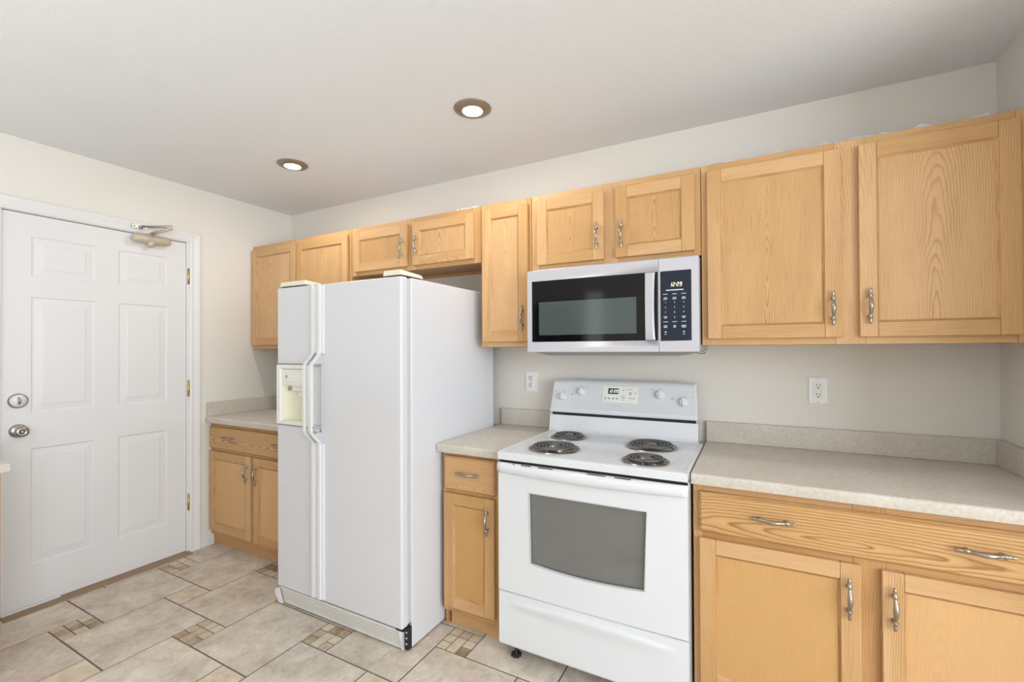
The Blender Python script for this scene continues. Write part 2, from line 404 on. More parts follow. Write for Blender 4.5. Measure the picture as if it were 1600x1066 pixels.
struct('wall_back', MB().box(-.1, L+.12, 0, .1, 0, H), M_wall)
struct('wall_right', MB().box(L, L+.12, -.72, 0, 0, H), M_wall)
wl = MB()
DY0, DY1, DZ = -1.577, -.757, 2.003
wl.box(-.1, 0, DY1+.0165, 0, 0, H); wl.box(-.1, 0, RY, DY0-.012, 0, H); wl.box(-.1, 0, DY0-.012, DY1+.0165, DZ+.012, H)
struct('wall_left', wl, M_wall)
wr = MB(); wx0, wx1, wz0, wz1 = .92, 1.18, .5, 2.2
wr.box(-.1, wx0, RY-.1, RY, 0, H); wr.box(wx1, RX+.1, RY-.1, RY, 0, H); wr.box(wx0, wx1, RY-.1, RY, 0, wz0); wr.box(wx0, wx1, RY-.1, RY, wz1, H)
struct('wall_rear', wr, M_wall)
we = MB(); ey0, ey1 = -5.0, -1.4
we.box(RX, RX+.1, RY, ey0, 0, H); we.box(RX, RX+.1, ey1, .1, 0, H); we.box(RX, RX+.1, ey0, ey1, 0, .55); we.box(RX, RX+.1, ey0, ey1, 2.15, H)
struct('wall_side', we, M_wall)
struct('wall_partition', MB().box(L+.12, RX, 0, .1, 0, H), M_wall)
def win(name, horiz, a0, a1, z0, z1, c, n):
    fr = MB()
    def bar(u0, u1, w0, w1):
        if horiz: fr.box(u0, u1, c-.05, c-.01, w0, w1)
        else: fr.box(c+.01, c+.05, u0, u1, w0, w1)
    t = .05
    bar(a0, a1, z0, z0+t); bar(a0, a1, z1-t, z1)
    for k in range(n+1):
        u = a0+(a1-a0-t)*k/n; bar(u, u+t, z0+t, z1-t)
    return struct(name, fr, M_trim)
win('window_1', True, wx0-.05, wx1+.05, wz0, wz1, RY, 1)
struct('added_dark_slab', MB().box(.02, .84, RY+.001, RY+.04, .01, 2.05, 'z'), M_darkslab)  # unseen slab, added as the dark part of the microwave glass reflection
win('window_2', False, ey0, ey1, .55, 2.15, RX, 2)

# ------------------------------------------------------------------ entry door, casing, baseboard
dm = MB()
cols = [(-1.471, -1.217), (-1.111, -.863)]; rows = [(.222, .808), (.99, 1.58), (1.687, 1.888)]
dx = -.004                      # face of the slab
def q(ya, yb_, za, zb, x=dx): dm.add([(x, ya, za), (x, yb_, za), (x, yb_, zb), (x, ya, zb)], [(0, 1, 2, 3)])
ycuts = [DY0-.0005] + [c for p in cols for c in p] + [DY1-.0005]
zcuts = [.012] + [c for p in rows for c in p] + [DZ-.004]
for i in range(len(ycuts)-1):
    for j in range(len(zcuts)-1):
        y0, y1, z0, z1 = ycuts[i], ycuts[i+1], zcuts[j], zcuts[j+1]
        if i % 2 == 1 and j % 2 == 1:
            # embossed panel: groove down, then sloped field up
            prof = [(0, 0), (.004, -.0042), (.010, -.0050), (.039, -.0022), (.0415, -.0008), (.043, -.0005)]
            for k in range(len(prof)-1):
                (a, h), (b, g) = prof[k], prof[k+1]
                A = [(dx+h, y0+a, z0+a), (dx+h, y1-a, z0+a), (dx+h, y1-a, z1-a), (dx+h, y0+a, z1-a)]
                B = [(dx+g, y0+b, z0+b), (dx+g, y1-b, z0+b), (dx+g, y1-b, z1-b), (dx+g, y0+b, z1-b)]
                dm.add(A+B, [(m, (m+1) % 4, 4+(m+1) % 4, 4+m) for m in range(4)])
            q(y0+.043, y1-.043, z0+.043, z1-.043, dx-.0005)
        else: q(y0, y1, z0, z1)
e0, e1, f0, f1 = ycuts[0], ycuts[-1], zcuts[0], zcuts[-1]
dm.add([(dx, e0, f0), (dx, e1, f0), (dx, e1, f1), (dx, e0, f1), (-.042, e0, f0), (-.042, e1, f0), (-.042, e1, f1), (-.042, e0, f1)],
       [(0, 1, 5, 4), (1, 2, 6, 5), (2, 3, 7, 6), (3, 0, 4, 7), (4, 5, 6, 7)])
door = struct('door_1', dm, M_door, recalc=False)
# deadbolt
db = MB(); dc = (0, -1.518, 1.056)
db.lathe([(.0001, .008), (.030, .008), (.036, .004), (.037, -.004)], (dc[0], dc[1], dc[2]), 'x', 28)
dbo = db.build('deadbolt', M_satin, door)
t = MB(); t.lathe([(.0001, .010), (.030, .010), (.0305, .007)], dc, 'x', 24); t.build('face_disc', M_trim, dbo)
t = MB(); t.tube([(.008, dc[1], dc[2]-.016), (.02, dc[1], dc[2]-.010), (.022, dc[1], dc[2]+.010), (.008, dc[1], dc[2]+.016)], [.004, .0055, .0055, .004], 10); t.build('thumb_turn', M_satin, dbo)
# knob
kc = (0, -1.517, .906); k = MB()
k.lathe([(.0001, .012), (.028, .012), (.033, .006), (.034, -.004)], kc, 'x', 28); ko = k.build('knob_rose', M_satin, door)
k = MB(); k.lathe([(.011, .01), (.011, .026), (.020, .033), (.0265, .043), (.027, .052), (.021, .060), (.012, .062), (.0105, .060), (.0001, .060)], kc, 'x', 28); k.build('door_knob', M_satin, ko)
k = MB(); k.lathe([(.0001, .064), (.0065, .064), (.008, .061)], kc, 'x', 20); k.build('knob_lock_button', M_nickel, ko)
for zc in (1.784, 1.058, .323):
    h = MB(); h.tube([(.006, -.747, zc-.050), (.006, -.747, zc+.050)], .0062, 12)
    for zz in (-.031, -.01, .011, .031): h.tube([(.006, -.747, zc+zz-.0008), (.006, -.747, zc+zz+.0008)], .0068, 12)
    h.tube([(.006, -.747, zc+.050), (.006, -.747, zc+.055)], [.0045, .003], 10)
    h.box(-.004, .0015, -.752, -.742, zc-.045, zc+.045)
    h.build('hinge', M_brass, door)
# closer on the door
c = MB(); cy0, cy1, cz = -1.062, -.862, 1.972
c.tube([(.034, cy0, cz+.001), (.034, cy0+.006, cz), (.034, cy0+.018, cz), (.034, cy1-.02, cz+.002), (.034, cy1-.006, cz+.002), (.034, cy1, cz+.002)], [.010, .021, .026, .024, .018, .008], 20)
c.box(-.002, .03, cy0+.02, cy1-.02, cz-.016, cz+.016)
co = c.build('door_closer', M_closer, door); co['label'] = 'beige tubular door closer'
c = MB(); c.lathe([(.0001, -.045), (.012, -.045), (.019, -.036), (.021, -.02), (.021, .0)], (.034, -.968, cz+.002), 'z', 20); c.lathe([(.012, .0), (.012, .038), (.0001, .038)], (.034, -.965, cz), 'z', 16)
c.build('pinion_cap', M_closer, co)
c = MB(); elb = Vector((.178, -.930, 2.036))
c.tube([(.034, -.965, 2.008), elb+Vector((0, 0, -.006))], .0105, 8); c.tube([elb+Vector((0, 0, -.014)), elb+Vector((0, 0, .014))], .009, 12)
c.build('main_arm', M_closer, co)
c = MB(); c.tube([elb+Vector((0, 0, .006)), (.105, -.972, 2.040), (.032, -1.013, 2.043)], [.008, .0075, .007], 8)
c.build('fore_arm', M_satin, co)
c = MB(); c.box(.0185, .024, -1.060, -.985, 2.030, 2.052); c.box(.022, .034, -1.022, -1.004, 2.036, 2.048)
for yy in (-1.048, -.998): c.lathe([(.0001, .0265), (.004, .0255), (.005, .023)], (0, yy, 2.041), 'x', 10)
c.build('bracket', M_satin, co)
# dark backing behind the slab, its colour stands in for shade in the gap
struct('gap_shade_backing', MB().box(-.09, -.043, DY0-.012, DY1+.012, 0, DZ+.012), M_gap)
# casing (profiled), mitred
cas = MB()
prof = [(0, 0), (0, .010), (.010, .013), (.018, .0115), (.030, .0125), (.048, .017), (.060, .018), (.064, .015), (.064, 0)]   # (outward from opening, x)
yi0, yi1, zi = DY0-.003, DY1+.016, DZ+.004
path = [(yi1, -.001, 1, 0), (yi1, zi, 1, 1), (yi0, zi, -1, 1), (yi0, -.001, -1, 0)]
vs = []
for (yy, zz, oy, oz) in path:
    for (o, x) in prof: vs.append((x, yy+oy*o, zz+oz*o))
n = len(prof); fs = []
for i in range(3):
    for j in range(n-1): fs.append((i*n+j, i*n+j+1, (i+1)*n+j+1, (i+1)*n+j))
fs.append(tuple(range(n))); fs.append(tuple(range(3*n, 4*n)))
cas.add(vs, fs)
cas.box(-.045, .003, DY1+.0012, DY1+.017, 0, DZ+.004); cas.box(-.045, 0.0, DY0-.008, DY0-.0025, 0, DZ+.004); cas.box(-.045, 0, DY0-.008, DY1+.016, DZ, DZ+.006)
struct('trim_2', cas, M_trim)
bb = MB(); bb.poly([(0, 0), (.012, 0), (.012, .052), (.008, .064), (0, .066)], None, 'y', -.676, -.59)
bb.poly([(0, 0), (.012, 0), (.012, .052), (.008, .064), (0, .066)], None, 'y', RY, -2.6)
# profile is (x,z) extruded along y
struct('baseboard_left', bb, M_trim)
th = MB(); th.poly([(-.09, 0), (.062, 0), (.058, .0035), (.012, .006), (-.01, .011), (-.09, .011)], None, 'y', -1.577, -.742)
struct('trim_3', th, M_thresh)
sw = MB()
sw.add([(.0, -1.575, .003), (.0, -1.36, .008), (.0, -1.36, .02), (.0, -1.575, .02), (.003, -1.575, .003), (.003, -1.36, .008), (.003, -1.36, .02), (.003, -1.575, .02)],
       [(0, 1, 2, 3), (4, 5, 6, 7), (0, 1, 5, 4), (1, 2, 6, 5), (2, 3, 7, 6), (3, 0, 4, 7)])
sw.build('door_sweep', M_trim, door)

# ------------------------------------------------------------------ cabinet pulls (one mesh, copied)
def pull_mesh():
    m = MB(); pts = []; rad = []
    hl = .060
    K = 1.28
    prof = [(-.060, .0018), (-.058, .0036), (-.055, .0030), (-.053, .0042), (-.050, .0034), (-.046, .0040), (-.041, .0034), (-.038, .0062), (-.034, .0062), (-.031, .0036),
            (-.026, .0036), (-.018, .0044), (-.009, .0054), (0, .0058)]
    prof = prof + [(-a, b) for a, b in prof[:-1][::-1]]
    for z, r in prof:
        d = .013 + .014*max(0, math.cos(min(abs(z)/.036, 1)*PI/2))**1.3
        pts.append((0, -d, z*1.06)); rad.append(r*K)
    m.tube(pts, rad, 12)
    for z in (-.036, .036): m.tube([(0, 0, z), (0, -.003, z), (0, -.004, z), (0, -.014, z)], [.0062, .0062, .0042, .0042], 12)
    o = m.build('handle', M_nickel); me = o.data; bpy.data.objects.remove(o); return me
PULL = pull_mesh()
def pull(parent, x, y, z, horiz=False, name='handle', tilt=0):
    o = bpy.data.objects.new(name, PULL); COL.objects.link(o); o.parent = parent
    o.location = Vector((x, y, z)) - world_loc(parent)
    o.rotation_euler = (0, PI/2 if horiz else 0, 0)
    o['label'] = 'antique nickel bow handle'
    return o

# ------------------------------------------------------------------ cabinet parts
TH = .019
def cab_door(parent, x0, x1, z0, z1, yf, name='door', st=.052, panel_u=None, pv=None, pmat=None):
    """framed door, front at yf (facing -y)"""
    m = MB(); yb = yf+TH
    m.box(x0, x0+st, yf, yb, z0, z1, 'z'); m.box(x1-st, x1, yf, yb, z0, z1, 'z')
    m.box(x0+st, x1-st, yf, yb, z0, z0+st, 'x'); m.box(x0+st, x1-st, yf, yb, z1-st, z1, 'x')
    d = m.build(name, M_oak, parent, bevel=.0028, seg=2)
    p = MB(); yp = yf+.008
    a0, a1, c0, c1 = x0+st, x1-st, z0+st, z1-st; b = .007
    pu = panel_u if panel_u is not None else rng.uniform(-.3, .3); pvv = pv if pv is not None else rng.uniform(-.03, .03)
    p.box(a0-.004, a1+.004, yp, yp+.006, c0-.004, c1+.004, 'z', voff=pvv, u0=pu)
    p.build('door_panel', pmat or M_oak, d)
    # cove bead between frame and panel
    m2 = MB(); yA = yf+.0005
    A = [(a0, yA, c0), (a1, yA, c0), (a1, yA, c1), (a0, yA, c1)]; B = [(a0+b, yp, c0+b), (a1-b, yp, c0+b), (a1-b, yp, c1-b), (a0+b, yp, c1-b)]
    for i in range(4):
        j = (i+1) % 4; sh = rng.random()*50; al = 'x' if i % 2 == 0 else 'z'; vo = rng.uniform(.05, .2)
        P = [A[i], A[j], B[j], B[i]]
        g = [((q_[0] if al == 'x' else q_[2]), (q_[2] if al == 'x' else q_[0])*.3+vo, sh) for q_ in P]
        m2.add(P, [(0, 1, 2, 3)], g)
    m2.build('bead', M_oakb, d)
    return d
def drawer_front(parent, x0, x1, z0, z1, yf, pu=None, pv=.04):
    m = MB(); m.box(x0+.008, x1-.008, yf, yf+.01, z0+.008, z1-.008, 'x', voff=pv, u0=pu if pu is not None else rng.uniform(-.3, .3))
    # stepped thumbnail edge
    sh = m.g[0][2]; off = m.g[0]
    cx, cz = (x0+x1)/2, (z0+z1)/2
    A = [(x0+.008, yf, z0+.008), (x1-.008, yf, z0+.008), (x1-.008, yf, z1-.008), (x0+.008, yf, z1-.008)]
    rings = [A]
    for ins, dy in ((.006, .002), (.002, .006), (0, .009), (0, TH)):
        rings.append([(x0+ins, yf+dy, z0+ins), (x1-ins, yf+dy, z0+ins), (x1-ins, yf+dy, z1-ins), (x0+ins, yf+dy, z1-ins)])
    for k in range(len(rings)-1):
        P = rings[k]+rings[k+1]
        m.add(P, [(i, (i+1) % 4, 4+(i+1) % 4, 4+i) for i in range(4)], [(p[0]-cx+(pu or 0), p[2]-cz+pv, sh) for p in P])
    return m.build('drawer_front', M_oakfig if x1-x0 > .5 else M_oak, parent)
def frame(parent, x0, x1, z0, z1, yf, stiles, rails, wood=M_oak):
    """stiles: (xa,xb) full height; rails: (xa,xb,za,zb)"""
    m = MB()
    for a, b in stiles: m.box(a, b, yf, yf+TH, z0, z1, 'z')
    for a, b, c, d in rails: m.box(a, b, yf+.0004, yf+TH, c, d, 'x')
    return m.build('face_frame', wood, parent, bevel=.0012, seg=1)

YU, YUD = -.313, -.333
def upper(label, x0, x1, z0, z1, doors, ctr=None, sl=.026, sr=.026, group='wall oak cabinets'):
    c = thing('wall_cabinet', ((x0+x1)/2, -.16, z0), label, 'cabinet')
    b = MB(); t_ = .012; e = .0007
    b.box(x0+e, x0+t_, YU+TH, -.001, z0+e, z1-.001, 'z'); b.box(x1-t_, x1-e, YU+TH, -.001, z0+e, z1-.001, 'z')
    b.box(x0+t_, x1-t_, YU+TH, -.001, z0+.018, z0+.03, 'x'); b.box(x0+t_, x1-t_, YU+TH, -.001, z1-.012, z1-.001, 'x')
    b.box(x0+t_, x1-t_, -.016, -.001, z0+.001, z0+.018, 'x'); b.box(x0+t_, x1-t_, -.006, -.001, z0+.03, z1-.012, 'z')
    b.build('cabinet_body', M_oakb, c)
    st = [(x0+e, x0+sl), (x1-sr, x1-e)]; xs_ = [x0+sl, x1-sr]
    if ctr: st.append(ctr); xs_ = [x0+sl, ctr[0], ctr[1], x1-sr]
    rl = []
    for i in range(0, len(xs_), 2): rl += [(xs_[i], xs_[i+1], z1-.036, z1), (xs_[i], xs_[i+1], z0, z0+.028)]
    frame(c, x0, x1, z0, z1, YU, st, rl)
    for (a, b_, za, zb, hx, hz, pu, pv) in doors:
        d = cab_door(c, a, b_, za, zb, YUD, panel_u=pu, pv=pv)
        if hx: pull(d, hx, YUD, hz)
    return c
ZT, ZB = 2.061, 1.314
upper('oak wall cabinet in the corner beside the entry door wall, partly behind the refrigerator', .001, 1.012, ZB, ZT,
      [(.012, .496, 1.34, 2.03, .466, 1.44, .05, .03), (.508, .990, 1.34, 2.03, .538, 1.44, .2, .0)], ctr=(.478, .526), sl=.02)
upper('short wide oak wall cabinet above the refrigerator with white paper on top', 1.013, 1.9665, 1.762, ZT,
      [(1.046, 1.472, 1.785, 2.030, 1.440, 1.895, .1, -.03), (1.514, 1.928, 1.785, 2.030, 1.545, 1.897, .3, .02)], ctr=(1.462, 1.524), sl=.04, sr=.046)
upper('tall narrow single door oak wall cabinet between refrigerator and microwave', 1.9675, 2.262, ZB, ZT,
      [(1.984, 2.247, 1.34, 2.03, 2.220, 1.458, .15, 0.0)])
upper('short oak wall cabinet directly above the microwave', 2.263, 3.0435, 1.690, ZT,
      [(2.299, 2.633, 1.712, 2.030, 2.603, 1.822, .05, .0), (2.687, 3.020, 1.712, 2.030, 2.716, 1.815, .12, .0)], ctr=(2.622, 2.698), sl=.045, sr=.034)
upper('large two door oak wall cabinet at the right end with plastic film on top', 3.0445, L-.001, ZB, ZT,
      [(3.068, 3.518, 1.34, 2.031, 3.490, 1.446, -.06, .015), (3.570, 3.985, 1.34, 2.031, 3.598, 1.449, .32, .0)], ctr=(3.50, 3.59), sl=.032, sr=.064)

YB, YBD = -.606, -.625
def base(label, x0, x1, drawers, doors, stiles, mid=(.632, .652), kx=None, ztop=.823, zb=.076):
    c = thing('base_cabinet', ((x0+x1)/2, -.3, 0), label, 'cabinet')
    b = MB(); e = .0007
    b.box(x0+e, x0+.013, YB+TH, -.001, 0.001, ztop, 'z'); b.box(x1-.013, x1-e, YB+TH, -.001, 0.001, ztop, 'z')
    b.box(x0+.013, x1-.013, YB+TH, -.001, zb, zb+.012, 'x'); b.box(x0+.013, x1-.013, -.006, -.001, .02, ztop, 'z')
    b.build('cabinet_body', M_oakb, c)
    k = MB(); k.box(x0+(kx or .002), x1-e, YB+.030, YB+.042, .001, zb, 'x'); k.build('toe_kick', M_oakb, c)
    rl = []
    for i in range(len(stiles)-1):
        a, b2 = stiles[i][1], stiles[i+1][0]
        rl += [(a, b2, ztop-.03, ztop), (a, b2, zb, zb+.03)]
        rl.append((a, b2, mid[0]-.004, mid[1]+.004))
    frame(c, x0, x1, zb, ztop, YB, stiles, rl, M_oakb)
    for (a, b2, za, zb2, hs, pu, pv) in drawers:
        d = drawer_front(c, a, b2, za, zb2, YBD, pu, pv)
        for hx in hs: pull(d, hx, YBD, .732, True)
    for (a, b2, za, zb2, hx, hz, pu, pv) in doors:
        d = cab_door(c, a, b2, za, zb2, YBD, panel_u=pu, pv=pv, pmat=M_veneer); pull(d, hx, YBD, hz)
    return c
base('oak base cabinet in the corner beside the entry door, right half behind the refrigerator', .002, 1.02,
     [(.012, .985, .652, .797, (.235, .745), -.1, .02)], [(.012, .462, .107, .635, .430, .532, .2, .02), (.492, .985, .107, .635, .528, .532, -.1, .1)],
     [(.003, .03), (.45, .505), (.97, 1.0193)])
base('narrow oak base cabinet with one drawer between refrigerator and range', 1.930, 2.268,
     [(1.947, 2.221, .650, .806, (2.086,), .0, .06)], [(1.947, 2.219, .104, .634, 2.186, .537, .15, .12)],
     [(1.9307, 1.965), (2.205, 2.2673)], kx=.025)
base('wide oak base cabinet right of the range with a full width drawer', 3.036, L-.001,
     [(3.058, 4.016, .653, .796, (3.284, 3.790), -.075, .035)], [(3.058, 3.516, .104, .633, 3.485, .529, .1, .13), (3.567, 4.016, .104, .630, 3.594, .526, .4, .10)],
     [(3.0367, 3.07), (3.50, 3.58), (4.0, L-.0017)])

# ------------------------------------------------------------------ countertops with splash
ZC, ZS = .8615, .956
def counter(label, x0, x1, side=None, back_from=None, loc=None):
    c = thing('countertop', ((x0+x1)/2, -.3, ZC-.038), label, 'countertop')
    m = MB(); prof = [(-.001, ZC-.038), (-.001, ZC)]
    prof += [(-.636, ZC), (-.641, ZC-.0015), (-.6445, ZC-.006), (-.645, ZC-.011), (-.645, ZC-.034), (-.643, ZC-.038)]
    m.poly(prof, None, 'x', x0, x1); m.build('worktop', M_lam, c, bevel=.0015, seg=1)
    s = MB(); bx = back_from if back_from is not None else x0
    s.box(bx, x1, -.020, -.001, ZC+.0002, ZS)
    s.build('backsplash', M_lam, c, bevel=.002, seg=2)
    if side == 'l':
        s = MB(); s.box(x0, x0+.019, -.637, -.0205, ZC+.0002, ZS); s.build('side_splash', M_lam, c, bevel=.002, seg=2)
    if side == 'r':
        s = MB(); s.box(x1-.019, x1, -.637, -.0205, ZC+.0002, ZS); s.build('side_splash', M_lam, c, bevel=.002, seg=2)
    return c
counter('grey beige laminate countertop in the corner left of the refrigerator', .001, 1.03, 'l')
counter('short grey beige laminate countertop between refrigerator and range', 1.919, 2.272)
counter('long grey beige laminate countertop right of the range, running to the right wall', 3.0335, L-.001, 'r')

# opposite run along the left wall, only its end shows at the left edge of the picture
c = thing('base_cabinet', (.3, -2.1, 0), 'oak base cabinet end at the left picture edge, below the grey countertop corner', 'cabinet')
b = MB(); b.box(.002, .585, -2.58, -1.722, .076, .823, 'z'); b.build('cabinet_body', M_oakb, c)
b = MB(); b.box(.002, .555, -2.58, -1.740, .001, .076, 'y'); b.build('toe_kick', M_oakb, c)
b = MB(); b.box(.585, .604, -2.58, -2.54, .076, .823, 'z'); b.box(.585, .604, -1.762, -1.722, .076, .823, 'z')
b.box(.585, .604, -2.54, -1.762, .793, .823, 'y'); b.box(.585, .604, -2.54, -1.762, .076, .106, 'y'); b.box(.585, .604, -2.54, -1.762, .628, .656, 'y')
b.build('face_frame', M_oak, c, bevel=.0012, seg=1)
b = MB(); b.box(.6045, .623, -2.56, -1.745, .104, .633, 'z'); d = b.build('door', M_oak, c, bevel=.003)
b = MB(); b.box(.6045, .623, -2.56, -1.745, .653, .796, 'y'); d = b.build('drawer_front', M_oak, c, bevel=.003)
c = thing('countertop', (.3, -2.1, ZC-.038), 'grey laminate countertop corner poking in at the left picture edge before the entry door', 'countertop')
m = MB(); m.box(.001, .640, -2.6, -1.700, ZC-.036, ZC); m.build('worktop', M_lam, c, bevel=.006, seg=3)
m = MB(); m.box(.001, .02, -2.6, -1.700, ZC+.0002, ZS); m.build('backsplash', M_lam, c, bevel=.002)

# ------------------------------------------------------------------ refrigerator
FX0, FX1, FYF, FYB = 1.097, 1.915, -.879, -.101
fr = thing('refrigerator', (1.506, -.48, 0), 'white side by side refrigerator with ice and water dispenser', 'refrigerator')
m = MB(); m.box(FX0, FX1, -.812, FYB, .006, 1.617); m.build('cabinet', M_fridge, fr, bevel=.006, seg=3)
m = MB(); m.box(FX0+.008, FX1-.005, -.834, -.812, .12, 1.612); m.build('door_gasket', M_gasket, fr)
XG0, XG1 = 1.403, 1.411
DZ0, DZ1 = .113, 1.617
# freezer door: slab with an opening for the dispenser
CX0, CX1, CZ0, CZ1 = 1.138, 1.312, .948, 1.205
m = MB()
m.box(FX0, XG0, FYF+.012, -.834, DZ0, CZ0-.01); m.box(FX0, XG0, FYF+.012, -.834, CZ1+.02, DZ1)
m.box(FX0, CX0-.003, FYF+.012, -.834, CZ0-.01, CZ1+.02); m.box(CX1+.003, XG0, FYF+.012, -.834, CZ0-.01, CZ1+.02)
m.box(FX0, XG0, FYF, FYF+.012, DZ0, .926); m.box(FX0, XG0, FYF, FYF+.012, 1.234, DZ1)
fd = m.build('freezer_door', M_fridge, fr, bevel=.005, seg=3)
m = MB(); a0, a1, b0, b1 = FX0-.002, 1.352, .930, 1.230; yo = FYF-.006
pr = [((a0, a1, b0, b1), FYF+.014), ((a0, a1, b0, b1), yo+.003), ((a0+.003, a1-.003, b0+.003, b1-.003), yo), ((a0+.030, a1-.030, b0+.014, b1-.018), yo), ((a0+.034, a1-.034, b0+.018, b1-.022), yo+.006), ((CX0, CX1, CZ0, CZ1), yo+.009), ((CX0, CX1, CZ0, CZ1), yo+.020)]
vs = []
for (x0, x1, z0, z1), y in pr: vs += [(x0, y, z0), (x1, y, z0), (x1, y, z1), (x0, y, z1)]
m.add(vs, [(k*4+i, k*4+(i+1) % 4, (k+1)*4+(i+1) % 4, (k+1)*4+i) for k in range(len(pr)-1) for i in range(4)])
dp = m.build('water_dispenser', M_ivory, fr, bevel=.0015)
m = MB(); m.box(CX0, CX1, yo+.004, yo+.012, 1.128, CZ1, mi=0); m.box(CX0, CX1, yo+.012, yo+.03, 1.118, 1.128)
pa = m.build('control_plate', M_ivory, fr, bevel=.001)
m = MB(); m.box(1.164, 1.176, yo+.0030, yo+.004, 1.163, 1.178); m.build('emblem', M_greyprint, dp); m = MB()
for xx, ww in ((1.165, .004), (1.178, .008), (1.196, .012), (1.212, .01), (1.228, .006)): m.box(xx, xx+ww, yo+.0035, yo+.004, 1.141, 1.1425)
m.build('selector_print', M_greyprint, dp)
m = MB()      # cavity: curved back, floor, ceiling
dep = .032; n = 12; vs = []
for i in range(n+1):
    t_ = i/n; x = CX0+(CX1-CX0)*t_; y = yo+.014+dep*math.sin(PI*t_)**.55
    vs += [(x, y, CZ0+.004), (x, y, 1.12)]
m.add(vs, [(2*i, 2*i+2, 2*i+3, 2*i+1) for i in range(n)], sm=True)
m.box(CX0, CX1, yo+.008, yo+.05, CZ0-.002, CZ0+.004); m.box(CX0, CX1, yo+.03, yo+.05, 1.12, 1.126)
cv = m.build('dispenser_cavity', M_yellowed, dp, recalc=False)
m = MB(); m.box(1.20, 1.285, yo+.012, yo+.04, 1.098, 1.118); m.box(1.235, 1.275, yo+.022, yo+.05, 1.066, 1.098)
m.build('ice_chute', M_ivory, dp, bevel=.004)
for a_, b_, c_ in ((1.178, 1.183, 1.100), (1.195, 1.199, 1.103), (1.284, 1.293, 1.106)):
    m = MB(); m.box(a_, b_, yo+.008, yo+.014, c_, 1.125); m.build('lever', M_greyprint, dp)
for a_, b_ in ((.9245, .929), (1.2312, 1.2355)):
    m = MB(); m.box(FX0+.002, 1.352, FYF-.0006, FYF+.001, a_, b_); m.build('seam', M_greyprint, fd)
# fridge door
m = MB(); m.box(XG1, FX1+.001, FYF, -.834, DZ0, DZ1); rd = m.build('refrigerator_door', M_fridge, fr, bevel=.010, seg=4)
# long edge handles with the jog
def edge_handle(parent, xa, xb, xs0, xs1):
    lo, hi = .866, 1.282
    P = [(DZ0+.012, .0), (DZ0+.016, .018), (lo-.030, .018), (lo, .020), (lo+.045, .062), (lo+.06, .066), (hi-.06, .066), (hi-.045, .062), (hi, .020), (hi+.03, .018), (DZ1-.004, .018), (DZ1-.001, .0)]
    m = MB(); wdt = .012; vs = []
    for z, d_ in P:
        dd = max(d_, .004)
        vs += [(xa, FYF-dd, z), (xb, FYF-dd, z), (xb, FYF-max(dd-.010, 0), z), (xa, FYF-max(dd-.010, 0), z)]
    fs = [(k*4+i, k*4+(i+1) % 4, (k+1)*4+(i+1) % 4, (k+1)*4+i) for k in range(len(P)-1) for i in range(4)] + [(0, 1, 2, 3), tuple(range(4*len(P)-4, 4*len(P)))]
    m.add(vs, fs)
    hd = m.build('handle', M_fridge2, parent, bevel=.003, seg=3)
    for za, zb in ((DZ0+.012, lo-.004), (hi+.004, DZ1-.006)):
        s = MB(); s.box(xs0, xs1, FYF-.009, FYF+.001, za, zb); s.build('handle_base', M_fridge2, parent, bevel=.002, seg=2)
    for z0, z1, zt in ((lo-.004, lo+.05, lo+.046), (hi-.05, hi+.004, hi-.046)):
        s = MB(); xm = (xa+xb)/2; zb = z0 if zt > z0+.02 else z1
        s.add([(xm-.003, FYF+.001, zb), (xm-.003, FYF-.016, zb), (xm-.003, FYF-.056, zt), (xm-.003, FYF+.001, zt), (xm+.004, FYF+.001, zb), (xm+.004, FYF-.016, zb), (xm+.004, FYF-.056, zt), (xm+.004, FYF+.001, zt)],
              [(0, 1, 2, 3), (4, 5, 6, 7), (0, 1, 5, 4), (1, 2, 6, 5), (2, 3, 7, 6), (3, 0, 4, 7)]); s.build('handle_bracket', M_gasket, parent)
    e = MB(); e.box(xa+.001, xb+.004, FYF-.008, FYF, DZ1-.006, DZ1-.002); e.build('end_cap', M_greyprint, parent)
edge_handle(fd, 1.372, 1.386, 1.356, 1.401)
edge_handle(rd, 1.414, 1.432, 1.413, 1.446)
# grille
m = MB(); vs = []; gy = lambda z: -.868+(.100-z)*.26
prof = [(.100, -.830), (.100, gy(.1)+.004), (.094, gy(.094))]
z = .088
while z > .022:
    prof += [(z, gy(z)), (z-.0005, gy(z)+.004), (z-.0028, gy(z)+.004), (z-.0034, gy(z-.0034))]; z -= .0142
prof += [(.014, gy(.014)-.002), (.008, gy(.008)+.002), (.008, -.825)]
m.poly([(p[1], p[0]) for p in prof], None, 'x', 1.098, 1.885)
g = m.build('toe_grille', M_grille, fr)
m = MB(); m.add([(1.104, -.850, .006), (1.104, -.872, .098), (1.072, -.876, .088), (1.058, -.868, .055), (1.080, -.858, .004), (1.104, -.83, .006), (1.104, -.83, .098)],
               [(0, 1, 2, 3, 4), (1, 6, 2), (0, 4, 5), (2, 6, 5, 4, 3)]); m.build('grille_end', M_fridge2, g, bevel=.002)
m = MB(); m.add([(1.885, -.848, .008), (1.885, -.870, .098), (1.899, -.862, .070), (1.894, -.856, .040), (1.898, -.848, .006), (1.885, -.82, .008), (1.885, -.82, .098)],
               [(0, 4, 3, 2, 1), (1, 2, 6), (0, 5, 4), (2, 3, 4, 5, 6)]); m.build('grille_end', M_fridge2, g)
m = MB(); m.box(1.892, 1.913, -.836, -.812, .005, .100); m.box(1.87, 1.913, -.868, -.82, .100, .108)
hb = m.build('bottom_hinge', M_black, fr, bevel=.002)
m = MB(); m.box(1.099, 1.118, -.838, -.8125, .05, .112); m.build('bottom_hinge', M_black, fr, bevel=.002)
